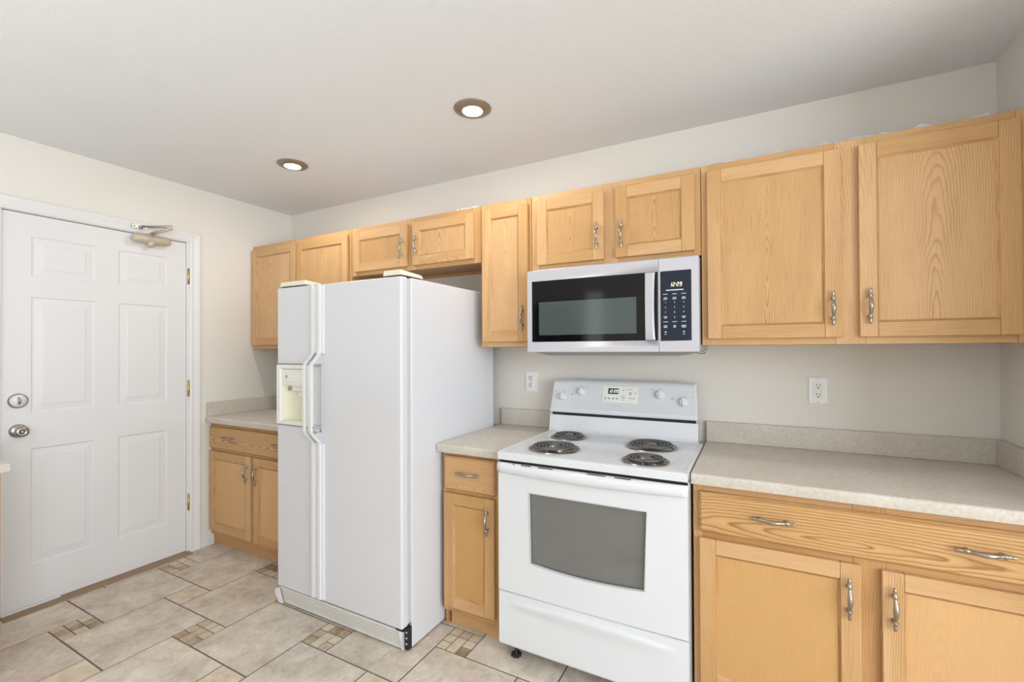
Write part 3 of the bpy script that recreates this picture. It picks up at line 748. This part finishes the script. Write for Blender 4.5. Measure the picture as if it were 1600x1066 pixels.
for zz in (.030, .055, .080):
    m = MB(); m.lathe([(.0001, -.839), (.005, -.839), (.006, -.835)], (1.902, 0, zz), 'y', 10); m.build('hinge_screw', M_chrome, hb)
for x in (1.13, 1.88):
    for y in (-.78, -.15):
        m = MB(); m.lathe([(.0001, .0), (.018, .0), (.018, .02)], (x, y, 0), 'z', 14); m.build('foot', M_black, fr)
def hinge_cover(x0, x1, y0, y1, up=0):
    m = MB(); z0 = 1.624
    m.add([(x0, y0, z0), (x1, y0, z0), (x1, y1, z0), (x0, y1, z0), (x0+.004, y0+.003, z0+.024), (x1-.004, y0+.003, z0+.024), (x1-.004, y1-.012, z0+.016), (x0+.004, y1-.012, z0+.016)],
          [(0, 1, 2, 3), (4, 5, 6, 7), (0, 1, 5, 4), (1, 2, 6, 5), (2, 3, 7, 6), (3, 0, 4, 7)])
    h = m.build('hinge_cover', M_cream, fr, bevel=.005, seg=3)
    s = MB(); s.box(x0+.006, x1-.006, y0+.01, y1-.02, 1.6172, 1.624); s.build('hinge_plate', M_black, h)
hinge_cover(1.104, 1.30, -.872, -.74); hinge_cover(1.80, 1.906, -.868, -.712)

# ------------------------------------------------------------------ range
SEG = {'1': 'bc', '2': 'abged', '9': 'abcdfg'}
def seg_clock(name, mat, parent, place, h, txt='12:29'):
    """seven segment digits; place(u, w) gives the point for u right, w up"""
    wd = h*.50; th_ = h*.10; adv = h*.74; tot = adv*3+wd+h*.28; x = -tot/2
    for ch in txt:
        m = MB()
        def bar(u0, u1, w0, w1):
            sl = .12
            P = [place(u+sl*w, w, o) for (u, w) in ((u0, w0), (u1, w0), (u1, w1), (u0, w1)) for o in (0, .0003)]
            m.add(P, [(0, 2, 4, 6), (1, 3, 5, 7), (0, 2, 3, 1), (2, 4, 5, 3), (4, 6, 7, 5), (6, 0, 1, 7)])
        if ch == ':':
            for w0 in (-.18, .14): bar(x+th_*.3, x+th_*1.3, h*w0, h*(w0+.12))
            m.build('clock_colon', mat, parent); x += h*.28; continue
        g = {'a': (0, wd, h/2-th_, h/2), 'g': (0, wd, -th_/2, th_/2), 'd': (0, wd, -h/2, -h/2+th_), 'f': (0, th_, .01*h, h/2), 'e': (0, th_, -h/2, 0), 'b': (wd-th_, wd, 0, h/2), 'c': (wd-th_, wd, -h/2, 0)}
        for k_ in SEG[ch]: a_ = g[k_]; bar(x+a_[0], x+a_[1], a_[2], a_[3])
        m.build('clock_digit', mat, parent); x += adv
rg = thing('electric_range', (2.652, -.38, 0), 'white freestanding electric coil range with oven window', 'range')
X0, X1, YR = 2.275, 3.030, -.687
m = MB(); m.box(X0+.002, X1-.002, -.652, -.065, .045, .835); m.build('oven_body', M_enamel, rg, bevel=.003)
BUR = [(2.430, -.250, .092, 'rear'), (2.465, -.524, .114, 'front'), (2.833, -.294, .114, 'rear'), (2.861, -.566, .092, 'front')]
ZK = .872
m = MB()
def ck(u, v):
    x = X0+(X1-X0)*u; y = YR+(-.150-YR)*v
    ex = min(x-X0, X1-x); z = ZK
    rim = max(0, 1-ex/.016); z += .0025*rim if ex > .003 else -.001
    if v < .02: z -= .003*(1-v/.02)
    for bx, by, r, _ in BUR:
        d_ = math.hypot(x-bx, y-by)
        if d_ < r-.006: z = ZK-.032
        elif d_ < r+.020: z = min(z, ZK-.0035*(1-max(0, d_-r-.004)/.016 if d_ > r+.004 else 1))
    return (x, y, z)
m.grid(ck, 190, 136)
m.poly([(YR+.0015, ZK-.003), (YR-.0005, ZK-.008), (YR, .838), (YR+.010, .836), (-.150, .836), (-.150, ZK-.034), (YR+.02, ZK-.034)], None, 'x', X0, X1)
m.box(X0, X0+.0012, YR, -.150, .836, ZK-.0005); m.box(X1-.0012, X1, YR, -.150, .836, ZK-.0005)
ct = m.build('cooktop', M_enamel, rg, recalc=False)
for (bx, by, r, w_) in BUR:
    bn = MB(); zf = ZK-.0028
    bn.lathe([(r-.012, zf-.004), (r-.009, zf+.003), (r-.003, zf+.0035), (r, zf-.001)], (bx, by, 0), 'z', 56)
    b = bn.build('drip_pan_ring', M_chrome, rg)
    bn = MB(); bn.lathe([(r-.011, zf+.001), (r-.016, zf-.012), (r-.03, zf-.020), (r*.5, zf-.024), (.016, zf-.024), (.014, zf-.020), (.0001, zf-.020)], (bx, by, 0), 'z', 56)
    bn.build('drip_pan', M_pan, b)
    cn = MB(); turns = 4.6 if r > .1 else 3.6; pts = []; R1 = r-.024; R0 = .031; nn = int(turns*30)
    for k in range(nn+1):
        t_ = k/nn; rr = R0+(R1-R0)*min(t_*turns/(turns-.6), 1); a = 2*PI*turns*t_ + (2.2 if w_ == 'rear' else 1.0)
        tl = .0006 if w_ == 'rear' else 0
        pts.append((bx+rr*math.cos(a), by+rr*math.sin(a), ZK+.009+tl))
    a = 2*PI*turns+(2.2 if w_ == 'rear' else 1.0); pts.append((bx+(R1+.012)*math.cos(a+.05), by+(R1+.012)*math.sin(a+.05), ZK-.004))
    cn.tube(pts, .0036 if r > .1 else .0035, 8)
    co_ = cn.build('coil_element', M_coil, rg)
    sn = MB()
    for k in range(3):
        a = 2*PI*k/3+.5
        p0 = Vector((bx+.014*math.cos(a), by+.014*math.sin(a), ZK+.0035)); p1 = Vector((bx+(R1+.006)*math.cos(a), by+(R1+.006)*math.sin(a), ZK+.0035))
        sn.tube([p0, p1], .0015, 6)
    sn.lathe([(.0001, ZK+.0105), (.021, ZK+.0105), (.023, ZK+.006)], (bx, by, 0), 'z', 20)
    sn.build('coil_support', M_chrome, co_)
# riser + console
m = MB(); m.poly([(-.150, .838), (-.150, ZK-.001), (-.143, ZK+.006), (-.136, ZK+.020), (-.128, .950), (-.126, .956), (-.062, .956), (-.062, .838)], None, 'x', X0+.001, X1-.021, sm=False)
m.build('rear_riser', M_enamel, rg, bevel=.002)
m = MB(); m.box(X0+.012, X1-.030, -.118, -.07, .9561, .9695); m.build('oven_vent', M_black, rg)
CA, CB = X0+.001, X1-.024       # console ends
cp = [(-.126, .9697), (-.131, .980), (-.129, .992), (-.1255, .9945), (-.093, 1.118), (-.088, 1.128), (-.078, 1.137), (-.062, 1.140), (-.062, .9697)]
m = MB(); n = len(cp); vs = []
secs = [(CA, .0), (CA+.004, 1.0), (CA+.02, 1.0), (CB-.02, 1.0), (CB-.004, 1.0), (CB, .0)]
for i, (x, k_) in enumerate(secs):
    for (y, z) in cp:
        f_ = (z-.9697)/.17
        xx = x + (0.010*f_ if i < 3 else -.010*f_) if i not in (2, 3) else x
        yy = y if k_ else y+.004*(1 if y < -.063 else 0)
        vs.append((xx, yy, z - (0 if k_ else .003*f_)))
m.add(vs, [(i*n+j, i*n+(j+1) % n, (i+1)*n+(j+1) % n, (i+1)*n+j) for i in range(5) for j in range(n)] + [tuple(range(n)), tuple(range(5*n, 6*n))])
cs = m.build('control_console', M_enamel, rg, bevel=.002)
for a_, b_ in ((X0+.001, X0+.014), (X1-.031, X1-.022)):
    m = MB(); m.box(a_, b_, -.124, -.07, .9562, .9696); m.build('console_post', M_steel, rg)
# sloped console face frame: helper mapping (x, s) with s=height along the slope
def cface(z): return -.1255 + (z-.9945)/(1.118-.9945)*(.0325)
tilt = math.atan2(.0325, .1235)
def on_face(x, z, out=0): return Vector((x, cface(z)-out*math.cos(tilt), z+out*math.sin(tilt)))
def face_box(mb, x0, x1, z0, z1, o0, o1):
    P = [on_face(x, z, o) for x in (x0, x1) for z in (z0, z1) for o in (o0, o1)]
    mb.add(P, [(0, 1, 3, 2), (4, 6, 7, 5), (0, 4, 5, 1), (2, 3, 7, 6), (0, 2, 6, 4), (1, 5, 7, 3)])
for (kx_, kz) in ((2.344, 1.052), (2.446, 1.080), (2.838, 1.080), (2.946, 1.051)):
    kb = MB(); prof = [(.0215, 0), (.0215, .003), (.019, .006), (.0185, .014), (.0165, .0165), (.0001, .0175)]
    kb.lathe(prof, (0, 0, 0), 'z', 28)
    # grip bar
    vs = [(x, y, z) for x in (-.0042, .0042) for y in (-.0185, .0185) for z in (.008, .024)]
    kb.add(vs, [(0, 1, 3, 2), (4, 6, 7, 5), (0, 4, 5, 1), (2, 3, 7, 6), (0, 2, 6, 4), (1, 5, 7, 3)])
    mt = Matrix.Translation(on_face(kx_, kz, 0)) @ Euler((PI/2-tilt, 0, 0)).to_matrix().to_4x4()
    kb.v = [tuple(mt @ Vector(v)) for v in kb.v]
    kn = kb.build('knob', M_enamel, cs, bevel=.0008)
    mk = MB(); face_box(mk, kx_-.0022, kx_+.0022, kz+.0235, kz+.0285, .0002, .0007); mk.build('index_mark', M_greyprint, cs); mk = MB()
    sgn = -1 if kx_ in (2.344, 2.838) else 1
    face_box(mk, kx_+sgn*.040-.002, kx_+sgn*.040+.002, kz+.022, kz+.0265, .0002, .0007)
    mk.build('index_mark', M_greyprint, cs)
for x, z in ((2.394, 1.064), (2.893, 1.064)):
    mk = MB(); face_box(mk, x-.0022, x+.0022, z-.002, z+.003, .0002, .0008); mk.build('indicator_light', M_slot, cs)
m = MB(); face_box(m, 2.556, 2.737, 1.032, 1.113, -.001, .0015); cpn = m.build('control_panel', M_ivory, rg, bevel=.004, seg=3); cpn['label'] = 'off-white clock and oven keypad'
m = MB(); face_box(m, 2.586, 2.638, 1.074, 1.102, .001, .0022); dw = cpn; m.build('clock_display', M_dispwin, cpn)
seg_clock('clock', M_digit2, dw, lambda u, w_, o: on_face(2.612+u, 1.088+w_, .0023+o), .0150)
m = MB()
for x in (2.573, 2.593, 2.613, 2.633): face_box(m, x-.006, x+.004, 1.049, 1.056, .0012, .0018)
for x, z, w2 in ((2.663, 1.094, .004), (2.682, 1.099, .004), (2.700, 1.098, .005), (2.664, 1.068, .003), (2.655, 1.058, .004), (2.668, 1.058, .004), (2.664, 1.047, .004), (2.697, 1.082, .007), (2.697, 1.074, .006), (2.722, 1.081, .004)):
    face_box(m, x-w2, x+w2, z-.0022, z+.0022, .0012, .0018)
m.build('keypad_print', M_greyprint, cpn)
m = MB(); m.text('Whirlpool', .0075, on_face(2.706, 1.056, .002), (PI/2-tilt, 0, 0), .0001, shear=.3); m.build('brand_lettering', M_slot, cpn)
m = MB(); m.lathe([(.004, 0), (.0042, .0004), (.0052, .0004), (.0054, 0)], (0, 0, 0), 'z', 20)
mt = Matrix.Translation(on_face(2.612, 1.018, .0003)) @ Euler((PI/2-tilt, 0, 0)).to_matrix().to_4x4(); m.v = [tuple(mt @ Vector(v)) for v in m.v]
m.text('Whirlpool', .0080, on_face(2.641, 1.018, .0006), (PI/2-tilt, 0, 0), .0001); m.build('brand_badge', M_paleprint, cs)
# oven door
WX0, WX1, WZ1 = 2.418, 2.890, .714
def wbot(t): return .426-.012*math.sin(PI*t)
def wx(t, top): return (WX0+(WX1-WX0)*t) if top else (WX0+.008+(WX1-WX0-.018)*t)
OZ0, OZ1 = .290, .803
m = MB(); n = 24; y = YR+.003
def bow(x): t_ = (x-X0)/(X1-X0)*2-1; return -.004*(1-t_*t_)
def P3(x, z, d_=0): return (x, y+bow(x)+d_, z)
vs = []
for i in range(n+1):
    t_ = i/n; xt = wx(t_, True); xb = wx(t_, False)
    vs += [P3(xt, OZ1), P3(xt, WZ1), P3(xt+.002, WZ1-.002, .008), P3(xb, wbot(t_), 0), P3(xb, wbot(t_)+.002, .008), P3(xb, OZ0)]
fs = []
for i in range(n):
    a, b_ = i*6, (i+1)*6
    fs += [(a, b_, b_+1, a+1), (a+1, b_+1, b_+2, a+2), (a+4, b_+4, b_+3, a+3), (a+3, b_+3, b_+5, a+5)]
fs += [(1, 2, 4, 3), (n*6+1, n*6+3, n*6+4, n*6+2)]
m.add(vs, fs)
for side, xe in ((0, X0+.001), (1, X1-.002)):
    k_ = n*6*side
    e = [P3(xe, OZ1), P3(xe, OZ0), P3(xe, OZ1, .03), P3(xe, OZ0, .03)]
    m.add([vs[k_], vs[k_+1], vs[k_+3], vs[k_+5]]+e, [(0, 1, 2, 3, 5, 4), (4, 5, 7, 6)])
m.add([(X0+.001, y, OZ0), (X1-.002, y, OZ0), (X1-.002, y+.03, OZ0), (X0+.001, y+.03, OZ0)], [(0, 1, 2, 3)])
od = m.build('oven_door', M_enamel, rg)
m = MB(); m.box(WX0-.01, WX1+.01, y+.0085, y+.012, .41, WZ1+.01); m.build('oven_window', M_ovenglass, od)
m = MB(); pts = [P3(wx(k_/12, True), WZ1, .001) for k_ in range(13)] + [P3(wx(1-k_/12, False), wbot(1-k_/12), .001) for k_ in range(13)]; pts.append(pts[0])
m.tube(pts, .0026, 6, cap=False); m.build('window_trim', M_ovenrim, od)
# full width handle, bowed, with four vent slots on the top
m = MB(); n = 40; pr = []
secp = [(.0, .826), (-.012, .827), (-.022, .824), (-.029, .816), (-.031, .806), (-.028, .794), (-.018, .786), (-.006, .782), (.004, .778), (.006, .80)]
vs = []
for i in range(n+1):
    t_ = i/n; x = X0+.001+(X1-X0-.002)*t_; u = abs(2*t_-1); sc_ = .55+.75*(1-u**2.2); dz = -.006*(1-u*u)
    for (a, z) in secp:
        vs.append((x, YR+.006+a*sc_, z + (dz if z < .80 else 0)))
k_ = len(secp)
m.add(vs, [(i*k_+j, i*k_+j+1, (i+1)*k_+j+1, (i+1)*k_+j) for i in range(n) for j in range(k_-1)]+[tuple(range(k_)), tuple(range(n*k_, (n+1)*k_))], sm=True)
oh = m.build('door_handle', M_enamel, od)
for xa, xb in ((2.392, 2.437), (2.468, 2.531), (2.672, 2.744), (2.778, 2.837), (2.355, 2.362)):
    m = MB(); m.box(xa, xb, YR-.0165, YR-.0135, .8262, .8286); m.build('vent_slot', M_gap, od)
m = MB(); m.box(X0+.004, X1-.004, YR+.012, YR+.03, .822, .840); m.build('shadow_gap', M_gap, rg)
# storage drawer
DT, DB = .283, .062
m = MB()
def dr(u, v):
    x = X0+.001+(X1-X0-.003)*u; z = DB+(DT-DB)*v; t_ = (x-2.66)/.335
    out = 0
    if abs(t_) < 1:
        zt = .240+.016*(1-t_*t_); wdn = .018+.028*(1-t_*t_)*(.6+.4*t_); dz = zt-z; k2 = (1-t_**4)
        if dz >= 0: out = .011*k2*math.exp(-(dz/wdn)**2)
        else: out = .011*k2*math.exp(-(dz/.007)**2)
    e = 0
    if v > .97: e = (v-.97)/.03*.004
    if v < .03: e = (.03-v)/.03*.004
    return (x, YR+.004-out+e+bow(x)*.5, z)
m.grid(dr, 120, 60)
m.box(X0+.001, X1-.002, YR+.0085, -.655, DB, DT)
m.build('storage_drawer', M_enamel, rg, recalc=False)
m = MB(); m.box(X0+.003, X1-.004, YR+.014, YR+.03, .280, .292); m.build('drawer_gap', M_gap, rg)
m = MB(); m.box(X0+.002, X1-.003, YR+.0015, YR+.006, .2835, .2872); m.build('drawer_lip', M_enamel, rg, bevel=.001)
for x in (X0+.06, X1-.06):
    for yy in (-.64, -.12):
        m = MB(); m.lathe([(.0001, 0), (.016, 0), (.019, .004), (.019, .010), (.016, .014), (.006, .014), (.006, .05)], (x, yy, 0), 'z', 16)
        for k2 in range(8):
            a = 2*PI*k2/8; m.tube([(x+.019*math.cos(a), yy+.019*math.sin(a), .003), (x+.019*math.cos(a), yy+.019*math.sin(a), .012)], .004, 6)
        m.build('levelling_foot', M_black, rg)

# ------------------------------------------------------------------ over the range microwave
mw = thing('microwave', (2.667, -.2, 1.283), 'silver over the range microwave with black glass door and keypad', 'microwave')
MX0, MX1, MZ0, MZ1, YM = 2.289, 3.043, 1.2875, 1.6695, -.422
m = MB(); m.box(MX0+.004, MX1-.004, -.375, -.002, MZ0+.004, MZ1+.012); m.build('housing', M_steel, mw, bevel=.003)
m = MB(); m.add([(MX0+.012, -.405, MZ0+.003), (MX1-.012, -.405, MZ0+.003), (MX1-.012, -.01, MZ0+.003), (MX0+.012, -.01, MZ0+.003),
                 (MX0+.085, -.360, MZ0-.016), (MX1-.085, -.360, MZ0-.016), (MX1-.085, -.05, MZ0-.016), (MX0+.085, -.05, MZ0-.016)],
                [(0, 1, 5, 4), (1, 2, 6, 5), (2, 3, 7, 6), (3, 0, 4, 7), (4, 5, 6, 7)]); m.build('bottom_vent', M_greyprint, mw)
XS = 2.8905
def ringframe(mb, x0, x1, z0, z1, a0, a1, b0, b1, y0, y1):
    vs = []
    for y in (y0, y1):
        vs += [(x0, y, z0), (x1, y, z0), (x1, y, z1), (x0, y, z1), (a0, y, b0), (a1, y, b0), (a1, y, b1), (a0, y, b1)]
    fs = []
    for i in range(4):
        j = (i+1) % 4
        fs += [(i, j, 4+j, 4+i), (8+i, 8+j, 12+j, 12+i), (i, j, 8+j, 8+i), (4+i, 4+j, 12+j, 12+i)]
    mb.add(vs, fs)
GX0, GX1, GZ0, GZ1 = 2.313, 2.887, 1.335, 1.619
m = MB(); ringframe(m, MX0, XS-.001, MZ0, MZ1, GX0, GX1, GZ0, GZ1, YM, -.376); md = m.build('microwave_door', M_steel, mw, bevel=.0016)
m = MB(); m.box(GX0-.002, 2.834, YM+.0015, YM+.006, GZ0-.002, GZ1+.002); gp = m.build('door_glass', M_glassblk, md)
m = MB(); m.box(2.349, 2.799, YM+.0008, YM+.0016, 1.366, 1.520); m.build('window_screen', M_mwwin, md)
m = MB(); m.box(2.834, GX1+.001, YM+.020, YM+.024, GZ0-.002, GZ1+.002); m.build('handle_recess', M_black, md)
m = MB(); n = 20; vs = []
for i in range(n+1):
    t_ = i/n; z = GZ0+.002+(GZ1-GZ0-.004)*t_; b_ = math.sin(PI*t_)**.6
    xr = 2.877-.003*b_
    vs += [(2.8345, YM+.001, z), (2.838, YM-.004-.012*b_, z), (xr-.006, YM-.006-.014*b_, z), (xr, YM-.002-.010*b_, z), (xr-.004, YM+.004-.006*b_, z), (2.8345, YM+.012, z)]
m.add(vs, [(i*6+j, i*6+(j+1) % 6, (i+1)*6+(j+1) % 6, (i+1)*6+j) for i in range(n) for j in range(6)]+[tuple(range(6)), tuple(range(n*6, n*6+6))], sm=True)
m.build('door_handle', M_steel, md, bevel=.001)
KX0, KX1, KZ0, KZ1 = 2.8965, 3.016, 1.334, 1.618
m = MB(); ringframe(m, XS+.001, MX1, MZ0, MZ1, KX0, KX1, KZ0, KZ1, YM, -.376); m.build('control_side', M_steel, mw, bevel=.0016); mp_ = mw
m = MB(); m.box(KX0-.002, KX1+.002, YM+.001, YM+.006, KZ0-.002, KZ1+.002); kp = m.build('keypad', M_panelblk, mp_)
yk = YM+.0008
seg_clock('clock', M_digit, kp, lambda u, w_, o: Vector((2.957+u, yk-o, 1.562+w_)), .0155)
cxs = (2.9165, 2.952, 2.987)
def kbar(x, z, w_, h):
    m = MB(); m.box(x-w_/2, x+w_/2, yk-.0001, yk+.0004, z-h/2, z+h/2); m.build('key_mark', M_keys, kp)
def ktxt(ch, x, z):
    m = MB(); m.text(ch, .0105, (x, yk, z), ext=.00015); m.build('key_digit', M_keys, kp)
kbar(2.953, 1.5395, .068, .0045)
for x in cxs: kbar(x, 1.5235, .018, .0024)
for x in cxs: kbar(x, 1.509, .013, .003); kbar(x, 1.5035, .015, .003)
for i, r in enumerate(('123', '456', '789')):
    for x, ch in zip(cxs, r): ktxt(ch, x, 1.4895-.0203*i)
ktxt('0', cxs[1], 1.4285)
for x in (cxs[0], cxs[2]): kbar(x, 1.4315, .015, .003); kbar(x, 1.426, .010, .003)
for x in cxs: kbar(x, 1.4105, .018, .0024)
for x, ww in zip(cxs, (.014, .010, .017)): kbar(x, 1.394, ww, .004); kbar(x, 1.388, ww, .003)
for x in (cxs[0], cxs[2]): kbar(x, 1.3690, .006, .006); kbar(x, 1.3595, .009, .002)
m = MB(); m.tube([(MX1-.01, -.40, MZ0-.004), (MX1+.008, -.415, MZ0-.007), (MX1+.022, -.41, MZ0-.005), (MX1+.013, -.40, MZ0-.001)], .0012, 6); m.build('loose_wire', M_black, mw)

# ------------------------------------------------------------------ outlets
def outlet(name, label, x0, x1, z0, z1, gfci):
    o = thing(name, ((x0+x1)/2, 0, (z0+z1)/2), label, 'outlet'); cx, cz = (x0+x1)/2, (z0+z1)/2
    m = MB(); m.box(x0, x1, -.0055, -.0003, z0, z1); pl = m.build('wall_plate', M_outlet, o, bevel=.003, seg=3)
    m = MB(); s_2 = MB()
    if gfci: m.box(cx-.0165, cx+.0165, -.0085, -.005, cz-.0335, cz+.0335)
    for s2 in (-1, 1):
        zc = cz+s2*.0195
        if not gfci: m.lathe([(.0001, -.0085), (.0155, -.0085), (.0168, -.005)], (cx, 0, zc), 'y', 28, sy=.88)
        s_2.box(cx-.0072, cx-.0048, -.0088, -.0084, zc+.000, zc+.009); s_2.box(cx+.0048, cx+.0072, -.0088, -.0084, zc+.001, zc+.008)
        s_2.lathe([(.0001, -.0089), (.0030, -.0089), (.0030, -.0084)], (cx, 0, zc-.007), 'y', 12)
    r_ = m.build('receptacle', M_outlet if not gfci else M_ivory, o); s_2.build('slots', M_slot, r_)
    if gfci:
        m = MB(); m.box(cx-.012, cx+.000, -.0095, -.0084, cz-.0035, cz+.0035); m.build('test_button', M_ivory, r_, bevel=.0008)
        m = MB(); m.lathe([(.0001, -.0091), (.0018, -.0091), (.0018, -.0084)], (cx+.009, 0, cz-.001), 'y', 10); m.build('status_light', M_greyprint, r_)
    for zz in ([cz] if not gfci else [cz-.048, cz+.048]):
        m = MB(); m.lathe([(.0001, -.0066), (.0025, -.0066), (.003, -.005)], (cx, 0, zz), 'y', 10); m.build('screw', M_paleprint, pl)
outlet('wall_outlet', 'white duplex wall outlet between refrigerator and range', 2.0730, 2.1500, 1.058, 1.174, False)
outlet('wall_outlet', 'white rectangular safety outlet on the wall right of the range', 3.4430, 3.5130, 1.060, 1.173, True)

# ------------------------------------------------------------------ recessed lights
for (lx, ly), lab in zip(LIGHTS, ('bronze rimmed recessed ceiling light nearer the entry door', 'bronze rimmed recessed ceiling light farther from the entry door, above the cabinets beside the microwave')):
    r = thing('recessed_light', (lx, ly, H), lab, 'ceiling light', 'recessed ceiling lights')
    m = MB(); m.lathe([(.0735, H+.001), (.083, H-.0005), (.083, H-.003), (.080, H-.0055), (.070, H-.0095), (.052, H-.0135), (.046, H-.0145), (.0435, H-.0135), (.0430, H+.01)], (lx, ly, 0), 'z', 48)
    m.build('trim_ring', M_bronze, r, recalc=False)
    m = MB(); m.lathe([(.0432, H-.0115), (.034, H-.0135), (.016, H-.0140), (.0001, H-.0140)], (lx, ly, 0), 'z', 36); m.build('lamp', M_lamp, r)
    m = MB(); m.lathe([(.0735, H+.001), (.0735, H+.06), (.0001, H+.06)], (lx, ly, 0), 'z', 32); m.build('housing_can', M_bronze, r, recalc=False)

# ------------------------------------------------------------------ odds and ends on top of the cabinets
m = MB(); m.add([(1.27, -.300, ZT+.001), (1.44, -.285, ZT+.001), (1.44, -.08, ZT+.012), (1.27, -.08, ZT+.030), (1.27, -.300, ZT+.003), (1.44, -.285, ZT+.0025), (1.44, -.08, ZT+.0135), (1.27, -.08, ZT+.032)],
               [(0, 1, 2, 3), (4, 5, 6, 7), (0, 1, 5, 4), (1, 2, 6, 5), (2, 3, 7, 6), (3, 0, 4, 7)])
tag(m.build('paper_sheet', M_paper, loc=(1.35, -.2, ZT)), 'white paper sheet lying on top of the cabinet above the refrigerator', 'paper')
def film(name, label, x0, x1, y0, y1, hmax, seed, nx=60):
    rr = random.Random(seed); ph = [rr.uniform(0, 6.28) for _ in range(12)]
    m = MB()
    def f(u, v):
        x = x0+(x1-x0)*u; y_ = y0+(y1-y0)*v
        hgt = abs(math.sin(u*31+ph[0]+v*3)*math.sin(u*17+ph[1]))*.6+abs(math.sin(u*57+ph[2]+v*5))*.4
        rise = min(1, v/.25)
        return (x+.004*math.sin(u*43+ph[3]+v*9), y_+.003*math.sin(u*23+ph[4]), ZT+.001+hmax*(.25+.75*hgt)*rise*(1-.4*max(0, v-.3)))
    m.grid(f, nx, 8, sm=False)
    o = m.build(name, M_film, loc=((x0+x1)/2, (y0+y1)/2, ZT)); return tag(o, label, 'plastic film')
film('plastic_film', 'crinkled clear plastic film lying on the large right wall cabinet', 3.08, 3.93, -.308, -.18, .026, 3, 140)
film('plastic_film', 'small wisp of clear plastic on the cabinet above the refrigerator, right end', 1.80, 1.93, -.302, -.22, .022, 5, 20)
film('plastic_film', 'thin clear plastic strip on the cabinet above the microwave, right end', 2.75, 3.02, -.300, -.22, .010, 9, 40)
